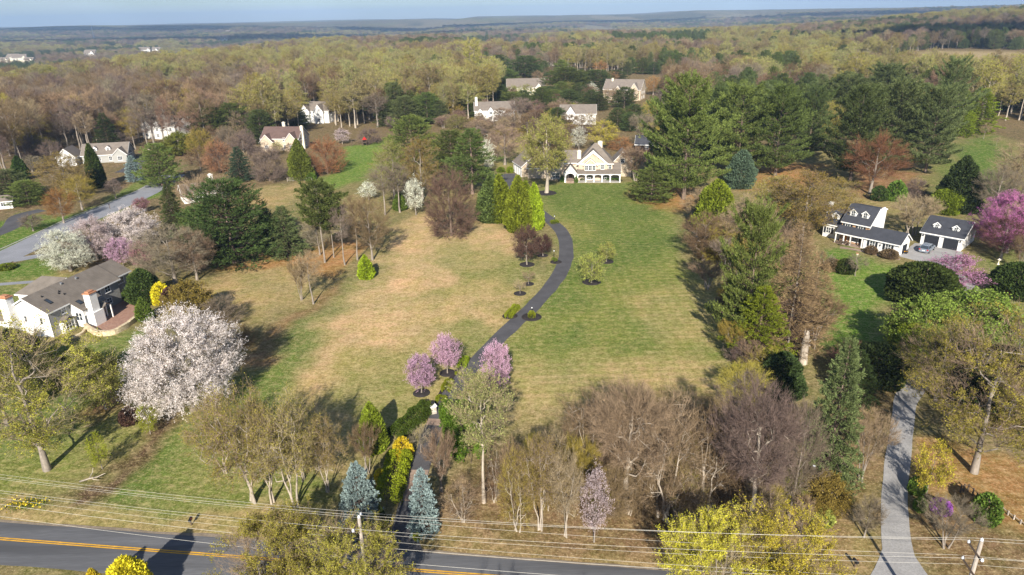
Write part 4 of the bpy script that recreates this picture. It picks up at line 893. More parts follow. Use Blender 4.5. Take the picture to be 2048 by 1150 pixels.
for px,py,ro,lb in far:
    b=gp(px,py); k=proj(b)[2]; r=house_root(b[:2],math.radians(ro),lb,'house','far_house'); s=1.25 if k<1500 else 1.8; r.scale=(s,s,s)
    gable(r,-7.5,7.5,0,10,6,10,'x',M['white' if 'white' in lb else 'cream'],M['roof_grey']); gable(r,2.2,7,-2,4,5.5,8.5,'y',M['white' if 'white' in lb else 'cream'],M['roof_grey'])
    for x in (-5.5,-2.5,4.6):
        for z in (1,3.8): win(r,x,0 if x<2 else -2,z,'-y',1.2,1.5,2,2)
# radio mast
b=gp(190,86); k=proj(b)[2]; H=hgt(b,36); m=MB()
for i in range(3):
    a=i*2.0944; m.tube([(math.cos(a)*2.2,math.sin(a)*2.2,0),(math.cos(a)*1.6,math.sin(a)*1.6,H)],.45,4,0)
n=26; cols=[]
for i in range(n):
    z0=H*i/n;z1=H*(i+1)/n
    for j in range(3): a=j*2.0944;c_=(j+1)*2.0944; m.tube([(math.cos(a)*2,math.sin(a)*2,z0),(math.cos(c_)*2,math.sin(c_)*2,z1)],.28,3,0,False)
mast=m.build('mast_lattice',M['porcelain'],empty('radio_mast',b)); tag(mast.parent,'tall pale lattice radio mast on the left horizon','mast')
m=MB(); m.tube([(0,0,H),(0,0,H*1.12)],.3,4,0); m.build('antenna',M['grey_metal'],mast.parent)
# ------------------------------------------------------------------ small things
def face_to(px,py,qx,qy):
    a=gp(px,py);b=gp(qx,qy); return math.atan2(b[1]-a[1],b[0]-a[0])
# car
paint=surf('silver_blue_car_paint',(.36,.41,.48,1),.22,.05,1,metal=.6,spec=.6)
tyre=surf('black_tyre_rubber',(.018,.018,.018,1),.9,.1,4); red=surf('red_lamp_lens',(.4,.02,.015,1),.2,.1,4,spec=.6); lens=surf('clear_lamp_lens',(.75,.76,.78,1),.12,.05,3,spec=.8)
def car(loc,rz,label):
    r=empty('parked_car',loc,rz); tag(r,label,'car')
    st=[(-2.3,.35,.86,.45,.82),(-2.2,.3,.96,.42,.86),(-1.0,.3,.98,.4,.92),(.6,.3,1.0,.4,.92),(1.6,.3,.98,.42,.9),(2.2,.34,.86,.46,.8),(2.32,.42,.72,.5,.68)]
    m=MB(); W=[.8,.9,.95,.95,.93,.86,.72]
    secs=[]
    for (x,zb,zt,a_,b_),w in zip(st,W):
        secs.append([(x,-w,zb+.08),(x,-w*.86,zb),(x,w*.86,zb),(x,w,zb+.08),(x,w*1.0,zt-.22),(x,w*.92,zt),(x,-w*.92,zt),(x,-w,zt-.22)])
    base=len(m.v)
    for s in secs: m.v+=s
    for i in range(len(secs)-1):
        for q in range(8): A=i*8+q;B=i*8+(q+1)%8; m.f.append((A,B,B+8,A+8)); m.m.append(0)
    m.f.append(tuple(range(8)));m.m.append(0);m.f.append(tuple(range((len(secs)-1)*8+7,(len(secs)-1)*8-1,-1)));m.m.append(0)
    body=m.build('body',paint,r,smooth=False); mod=body.modifiers.new('Bevel','BEVEL'); mod.width=.05; mod.segments=2
    c=MB(); lo=[(-2.15,.83),(1.25,.85)];hi=[(-1.75,.7),(.35,.7)]
    def fr(x0,w0,z0,x1,w1,z1): return ([(x0[0],-w0,z0),(x0[1],-w0,z0),(x0[1],w0,z0),(x0[0],w0,z0)],[(x1[0],-w1,z1),(x1[1],-w1,z1),(x1[1],w1,z1),(x1[0],w1,z1)])
    b,t=fr((-2.18,1.3),.86,.9,(-1.7,.3),.68,1.56); c.prism(b,t); cab=c.build('greenhouse',M['glass'],r)
    rf=MB(); b,t=fr((-1.8,.4),.72,1.53,(-1.6,.2),.62,1.63); rf.prism(b,t)
    for s in (-1,1):
        for xa,xb in ((-2.18,-1.7),(1.3,.3),(-.35,-.35)): rf.prism([(xa-.05,s*.87,.9),(xa+.06,s*.87,.9),(xa+.06,s*.82,.9),(xa-.05,s*.82,.9)],[(xb-.05,s*.7,1.57),(xb+.06,s*.7,1.57),(xb+.06,s*.64,1.57),(xb-.05,s*.64,1.57)])
        rf.box(-1.5,0.0,s*.6-.03,s*.6+.03,1.632,1.68)
    rf.build('roof',paint,r)
    for x in (-1.45,1.45):
        for s in (-1,1):
            w=MB(); w.tube([(x,s*.74,.34),(x,s*.97,.34)],.34,18,0); wo=w.build('wheel',tyre,r); k=MB(); k.tube([(x,s*.965,.34),(x,s*.985,.34)],.21,12,0); k.build('rim',M['grey_metal'],wo)
    for s in (-1,1):
        k=MB(); k.box(-2.33,-2.2,s*.72-.14,s*.72+.14,.7,.92); k.build('taillight',red,r); k=MB(); k.box(2.16,2.3,s*.6-.16,s*.6+.16,.58,.74); k.build('headlight',lens,r)
        k=MB(); k.ell((.95,s*1.02,.98),(.1,.12,.08)); k.build('mirror',paint,r)
    k=MB(); k.box(-2.36,-2.31,-.26,.26,.55,.68); k.build('number_plate',M['trim'],r)
    return r
b=gp(1853,502); car((b[0],b[1],.05),math.atan2(.69,.72),'silver blue sport utility car parked before the open black garage door')
# utility poles and cables
def upole(px_top,py_top,bx,by,label,arms,extra=None):
    b=np.array([bx,by,float(terr(bx,by))]); H=hgt(b,py_top); r=empty('utility_pole',b); tag(r,label,'pole','roadside utility poles')
    m=MB(); m.tube([(0,0,-.3),(0,0,H*.5),(0,0,H)],[.19,.17,.135],10,0); m.build('pole',M['wood_pole'],r)
    pts=[]
    for z,L,a in arms:
        c,s=math.cos(a),math.sin(a); m=MB(); m.tube([(-c*L[0]-s*.2,-s*L[0]+c*.2,H+z),(c*L[1]-s*.2,s*L[1]+c*.2,H+z)],.09,4,0); k=m.build('crossarm',M['wood_dark'],r)
        ends=[(-c*L[0]*.95-s*.2,-s*L[0]*.95+c*.2,H+z),(c*L[1]*.95-s*.2,s*L[1]*.95+c*.2,H+z)]
        for e in ends:
            i=MB(); i.lathe([(.05,.0),(.11,.06),(.06,.1),(.11,.16),(.05,.22),(.03,.28)],8,e); i.build('insulator',M['porcelain'],k); pts.append(b+np.array(e)+np.array([0,0,.26]))
    i=MB(); i.lathe([(.05,0),(.11,.06),(.06,.1),(.11,.16),(.05,.22),(.03,.28)],8,(0,0,H)); i.build('insulator',M['porcelain'],r); pts.append(b+np.array([0,0,H+.26]))
    return r,b,H,pts
def solve_base(pxt,pyt,y):
    # pole on the near verge at world y; choose x so that its top projects to pxt
    lo,hi=-200,200
    for _ in range(50):
        x=(lo+hi)/2; b=[x,y,0]; H=hgt(b,pyt)
        if proj([x,y,H])[0]<pxt: lo=x
        else: hi=x
    return x
yl,yr=43.2,37.6
xl=solve_base(718,1036,yl); xr=solve_base(1963,1082,yr)
A=math.radians(83)
rl,bl,Hl,pl=upole(718,1036,xl,yl,'weathered utility pole with one crossarm rising behind the budding roadside trees',[(-.55,(1.0,1.0),A)])
rr,br,Hr,pr=upole(1963,1082,xr,yr,'weathered utility pole with two crossarms in the lower right corner',[(-1.0,(.95,.95),A),(-2.6,(1.5,1.1),A)])
for o in (rl,rr): o['group']='roadside utility poles'
print('POLES',bl,Hl,br,Hr)
dv=br-bl
LEFTV=np.array([-46,8.6,.3])
def cable(p,q,i,label,r=.010,sag=.45):
    d=q-p; m=MB(); pts=[]
    for t in np.linspace(-1.0,1.9,90):
        k=math.floor(t); u=t-k; pts.append((p+d*t if t>=0 else p-LEFTV*t)-np.array([0,0,sag*4*u*(1-u)]))
    b=pts[0]; m.tube([x-b for x in pts],r,4,0); o=m.build('power_cable',M['cable'],None,b); tag(o,label,'cable','overhead cables along the road')
lab=['pale overhead cable on the far end of the upper crossarms','pale overhead cable on the near end of the upper crossarms','pale overhead cable along the pole tops']
def arm(b,H,z,s): 
    c,sn=math.cos(A),math.sin(A); return b+np.array([c*s-sn*.2,sn*s+c*.2,H+z+.28])
cable(arm(bl,Hl,-.55,.95),arm(br,Hr,-1.0,.9),0,lab[0]);cable(arm(bl,Hl,-.55,-.95),arm(br,Hr,-1.0,-.9),1,lab[1]);cable(bl+[0,0,Hl+.26],br+[0,0,Hr+.26],2,lab[2])
low=[(1.45,-2.6,-.75,.9,'thin overhead cable on the far end of the lower crossarm'),(.6,-2.65,-1.6,.15,'thin overhead cable halfway out along the lower crossarm'),(-1.0,-2.6,-2.2,0.15,'thin overhead cable on the near end of the lower crossarm'),(.16,-3.9,-2.9,.15,'slightly thicker telephone cable below the crossarms'),(.16,-5.2,-4.3,.16,'lowest telephone cable strung along the poles')]
for s,z,zl,sl,lb in low: cable(arm(bl,Hl,zl-.28,sl),arm(br,Hr,z-.28,s),0,lb,.009 if 'thin' in lb else .013)
# short leaning pole in the thicket
b=gp(1616,1002); H=hgt(b,933); r=empty('wooden_post',b); m=MB(); m.tube([(0,0,-.3),(0.05,0.05,H)],[.14,.12],10,0); m.build('post',M['wood_pole'],r); m=MB(); m.lathe([(.13,H),(.15,H+.05),(.05,H+.09)],10,(0.05,.05,0)); m.build('post_cap',M['porcelain'],r); tag(r,'bare weathered pole standing alone in the brush left of the side lane','pole')
# lamp posts
def lamp(px,py,ty,label):
    b=gp(px,py); H=hgt(b,ty); r=empty('lamp_post',b); tag(r,label,'lamp','lamp posts along the drive')
    m=MB(); m.lathe([(.1,0),(.1,.12),(.045,.2),(.04,H-.42),(.07,H-.4)],10); m.build('post',M['black'],r)
    m=MB(); m.lathe([(.09,H-.4),(.15,H-.12)],6); l=m.build('lantern_glass',lens,r); m=MB(); m.lathe([(.19,H-.12),(.06,H-.02),(.02,H+.04)],6); m.build('lantern_cap',M['black'],l)
lamp(1064,634,612,'slim black lamp post in the round shrub bed beside the lower drive'); lamp(1108,522,499,'slim pale lamp post on the inside of the drive bend'); lamp(1109,446,430,'slim lamp post by the shrubs below the conical evergreens')
# stone pillar with lantern
b=gp(866,826); H=hgt(b,803); r=empty('gate_pillar',b,.5); tag(r,'pale stone gate pillar with black lantern at the end of the clipped hedge','pillar')
m=MB(); m.box(-.36,.36,-.36,.36,-.1,H-.62); m.build('shaft',M['pillarstone'],r); m=MB(); m.box(-.44,.44,-.44,.44,H-.62,H-.5); m.build('cap_stone',M['trim'],r)
m=MB(); m.lathe([(.1,H-.5),(.06,H-.42),(.14,H-.36),(.17,H-.1),(.2,H-.08),(.05,H)],6); m.build('lantern',M['black'],r)
# mailboxes
def mailbox(px,py,ty,label,rz):
    b=gp(px,py); H=hgt(b,ty); r=empty('mailbox',b,rz); tag(r,label,'mailbox'); m=MB(); m.box(-.05,.05,-.05,.05,-.1,H-.3); m.box(-.05,.05,-.25,.3,H-.36,H-.28); m.build('post',M['wood_dark'],r)
    m=MB(); n=8; sec=[(.13*math.cos(math.pi*i/n),.13*math.sin(math.pi*i/n)) for i in range(n+1)]; pr=[(.13,-.14)]+sec+[(-.13,-.14)]
    m.prism([(x,-.28,H-.13+z) for x,z in pr],[(x,.28,H-.13+z) for x,z in pr]); bo=m.build('box',M['black'],r); m=MB(); m.box(.135,.15,-.1,-.02,H-.1,H+.06); m.build('flag',red,bo)
mailbox(1709,1134,1119,'black mailbox on a post beside the mouth of the side lane',.2); mailbox(383,1050,1036,'black mailbox on the grass verge across from the budding roadside tree',.1); mailbox(220,418,408,'white topped mailbox at the kerb of the grey street',.5)
# bird house, garden ornament, patio table, toys, mower
b=gp(1712,523); H=hgt(b,506); r=empty('bird_house',b,.4); m=MB(); m.tube([(0,0,-.1),(0,0,H-.4)],.04,6,0); m.build('post',M['wood_pole'],r); m=MB(); m.box(-.14,.14,-.14,.14,H-.4,H-.1); m.build('box',M['cream'],r); m=MB(); m.prism([(-.2,-.2,H-.1),(.2,-.2,H-.1),(.2,.2,H-.1),(-.2,.2,H-.1)],[(-.02,-.2,H+.05),(.02,-.2,H+.05),(.02,.2,H+.05),(-.02,.2,H+.05)]); m.build('roof',M['terracotta'],r); tag(r,'cream bird house on a post in the lawn before the brick house','bird house')
b=gp(1996,529); H=hgt(b,517); m=MB(); m.lathe([(.26,0),(.26,.1),(.12,.18),(.1,H*.5),(.2,H*.72),(.36,H*.8),(.34,H*.86),(.12,H*.88),(.1,H)],12); tag(m.build('garden_urn',M['cream'],None,b,smooth=True),'pale stone urn on the lawn right of the pink magnolia','urn')
b=gp(1687,489); r=empty('patio_table',b); m=MB(); m.lathe([(.75,.68),(.75,.73),(.02,.735)],20); m.build('table_top',M['wood_dark'],r); m=MB(); m.lathe([(.3,0),(.05,.08),(.05,.68)],10); m.build('leg',M['black'],r); tag(r,'dark round patio table on the paving by the orange door','table')
for i in range(5):
    a=i*1.2566; r=empty('patio_chair',(b[0]+1.15*math.cos(a),b[1]+1.15*math.sin(a),b[2]),a+math.pi/2); m=MB(); m.box(-.24,.24,-.24,.24,.4,.45); m.build('seat',M['wood_dark'],r); m=MB(); m.box(-.24,.24,-.27,-.241,.45,.9); m.build('backrest',M['wood_dark'],r)
    for x in (-.2,.2):
        for y in (-.2,.2): m=MB(); m.box(x-.02,x+.02,y-.02,y+.02,0,.4); m.build('leg',M['black'],r)
    tag(r,'dark patio chair drawn up round the table by the orange door','chair','dark chairs round the patio table')
def blob(px,py,r,col,name,label,cat,k=(1,1,.6)):
    b=gp(px,py); m=MB(); m.lathe([(r*k[0],0),(r*k[0]*1.05,r*k[2]*.5),(r*k[0]*.7,r*k[2]),(r*.1,r*k[2]*1.05)],12); mt=surf(name+'_plastic',col,.4,.06,3); o=m.build(name,mt,None,b,smooth=True); tag(o,label,cat); return o
b=gp(2024,586); r=empty('play_slide',b,.3); tag(r,'bright red, blue and yellow plastic toddler slide on the right lawn','toy')
for c,nm,f in (((.6,.03,.06,1),'steps',lambda m:(m.box(-1.2,-.7,-.3,.3,0,.9),m.box(-1.5,-1.2,-.3,.3,0,.45))),((.03,.25,.6,1),'platform',lambda m:m.box(-.7,-.1,-.34,.34,0,.95)),((.65,.62,.1,1),'chute',lambda m:(m.slab([(-.1,-.3,.8),(-.1,.3,.8),(1.6,.3,.08),(1.6,-.3,.08)],(0,0,.08)),m.slab([(-.1,-.34,.8),(1.6,-.34,.08),(1.6,-.34,.28),(-.1,-.34,1.)],(0,.05,0)),m.slab([(-.1,.3,.8),(1.6,.3,.08),(1.6,.3,.28),(-.1,.3,1.)],(0,.05,0)))) ):
    m=MB(); f(m); m.build(nm,surf('toy_'+nm,c,.4,.05,3),r)
b=gp(1983,586); r=empty('toy_wagon',b,.8); m=MB(); m.box(-.5,.5,-.3,.3,.25,.55); m.build('tub',surf('tan_toy_plastic',(.6,.42,.16,1),.5,.06,3),r)
for x in (-.32,.32):
    for y in (-.3,.3): m=MB(); m.tube([(x,y-.04,.16),(x,y+.04,.16)],.16,10,0); m.build('wheel',tyre,r)
tag(r,'small tan wagon on the grass beside the plastic slide','toy')
b=gp(1808,506); r=empty('riding_mower',b,2.4); om=surf('orange_mower_paint',(.72,.33,.02,1),.4,.06,3)
m=MB(); m.box(-.5,.3,-.3,.3,.3,.5); m.prism([(.3,-.25,.3),(.95,-.25,.3),(.95,.25,.3),(.3,.25,.3)],[(.3,-.22,.8),(.9,-.2,.65),(.9,.2,.65),(.3,.22,.8)]); m.build('body',om,r); m=MB(); m.box(-.5,-.05,-.22,.22,.55,.65); m.box(-.58,-.501,-.22,.22,.6,1.0); m.build('seat',M['black'],r)
for x,q in ((-.4,.26),(.75,.19)):
    for y in (-.38,.38): m=MB(); m.tube([(x,y-.1,q),(x,y+.1,q)],q,12,0); m.build('wheel',tyre,r)
tag(r,'orange riding mower outside the low garage wing of the brick house','mower')
m=MB(); b=gp(25,415); m.box(-.35,.35,-.35,.35,0,1.0); m.box(-.4,.4,-.4,.4,1.001,1.1); tag(m.build('wheelie_bin',surf('blue_bin_plastic',(.04,.16,.36,1),.5,.08,2),None,b),'blue wheeled bin beside the little white shed','bin')
# play frame on the meadow
b=gp(714,292); r=empty('swing_set',b,.2); tag(r,'wooden play frame with red roof at the top of the left meadow','swing set')
for x in (-2,2): m=MB(); m.tube([(x,-1.2,0),(x,0,2.6),(x,1.2,0)],.08,5,0); m.build('frame_leg',M['wood_dark'],r)
m=MB(); m.tube([(-2.2,0,2.6),(2.2,0,2.6)],.08,5,0); m.build('beam',M['wood_dark'],r); m=MB(); m.prism([(2.2,-.9,2.4),(4,-.9,2.4),(4,.9,2.4),(2.2,.9,2.4)],[(3.0,-.1,3.4),(3.2,-.1,3.4),(3.2,.1,3.4),(3.0,.1,3.4)]); m.build('roof',red,r); m=MB(); m.box(2.3,3.9,-.8,.8,1.2,1.35)
for x in (2.35,3.8):
    for y in (-.75,.75): m.box(x-.05,x+.1,y-.05,y+.05,0,2.4)
m.build('platform',M['wood_dark'],r)
# fences
def railfence(P,hh,rails,mat,label,step=2.4):
    W=smoothpath([gp(*p)[:2] for p in P],step); b=W[0]; r=empty('rail_fence',(b[0],b[1],float(terr(*b)))); tag(r,label,'fence')
    m=MB()
    for q in range(rails):
        z=hh*(q+.7)/rails; m.tube([(w[0]-b[0],w[1]-b[1],z) for w in W],.045,4,0)
    m.build('rail',mat,r)
    for w in W: m=MB(); m.box(w[0]-b[0]-.06,w[0]-b[0]+.06,w[1]-b[1]-.06,w[1]-b[1]+.06,-.1,hh); m.build('post',mat,r)
railfence([(575,363),(600,362),(623,362)],1.2,3,M['wood_pole'],'weathered rail fence across the end of the left meadow'); railfence([(623,362),(629,378)],1.2,3,M['wood_pole'],'short return of rail fence beside the conical evergreen meadow')
railfence([(1996,1014),(2015,1030),(2040,1048),(2070,1068)],.5,1,M['wood_pole'],'low pale rail along the planting bed at the right edge',1.4)
railfence([(1920,985),(1935,983),(1952,1000)],.9,2,M['wood_dark'],'broken dark rail fence under the great budding tree at right',1.6)
# broken snag
b=gp(1605,727); H=hgt(b,662); m=MB(); rng=np.random.default_rng(3); P=[(0,0,-.2),(.03,0,H*.3),(-.05,.05,H*.6),(.02,0,H*.85),(.1,.05,H)]; m.tube(P,[.62,.5,.46,.36,.12],9,0); r=empty('dead_snag',b); m.build('trunk',M['bark_pale'],r)
m=MB()
for i in range(5): a=i*1.3; m.tube([(math.cos(a)*.25,math.sin(a)*.25,H*.8),(math.cos(a)*.3,math.sin(a)*.3,H*(.95+.05*(i%3)))],[.12,.02],4,0)
m.tube([(0,0,H*.6),(.9,.2,H*.72)],[.12,.03],5,0); m.build('splinters',M['bark_pale'],r); tag(r,'broken pale dead trunk standing beside the tall dark spruce','dead tree')
# fallen branch
b=gp(183,961); m=MB(); m.tube([(-1.1,-.3,.1),(-.2,0,.25),(.6,.2,.3),(1.3,.6,.5)],[.1,.09,.07,.03],6,0); m.tube([(.2,.1,.28),(.5,-.4,.45),(1.2,-.5,.4)],[.07,.05,.02],5,0); m.tube([(-.2,0,.25),(0,.5,.7),(-.1,.9,1.0)],[.06,.04,.02],5,0); tag(m.build('fallen_branch',M['bark_pale'],None,b,smooth=True),'pale fallen branch lying on the bark strip near the road','branch')
# ------------------------------------------------------------------ planting
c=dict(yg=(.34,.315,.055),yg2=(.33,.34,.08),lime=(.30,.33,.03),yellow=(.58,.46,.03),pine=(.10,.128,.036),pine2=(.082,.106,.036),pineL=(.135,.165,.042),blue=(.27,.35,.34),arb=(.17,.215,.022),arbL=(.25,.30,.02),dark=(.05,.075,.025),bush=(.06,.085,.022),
 plum=(.62,.40,.54),white=(.79,.71,.69),pear=(.80,.82,.68),magenta=(.66,.24,.48),pinkw=(.64,.53,.53),brown=(.175,.122,.07),grey=(.20,.165,.115),purple=(.18,.135,.11),red=(.18,.088,.048),copper=(.21,.10,.04),olive=(.28,.225,.05),tan=(.27,.20,.125),gold=(.5,.44,.05),spruce=(.06,.095,.055),hem=(.12,.145,.055),larch=(.27,.19,.10),green=(.13,.2,.035),greenL=(.2,.27,.05),maroon=(.115,.06,.05),bt=(.2,.22,.04))
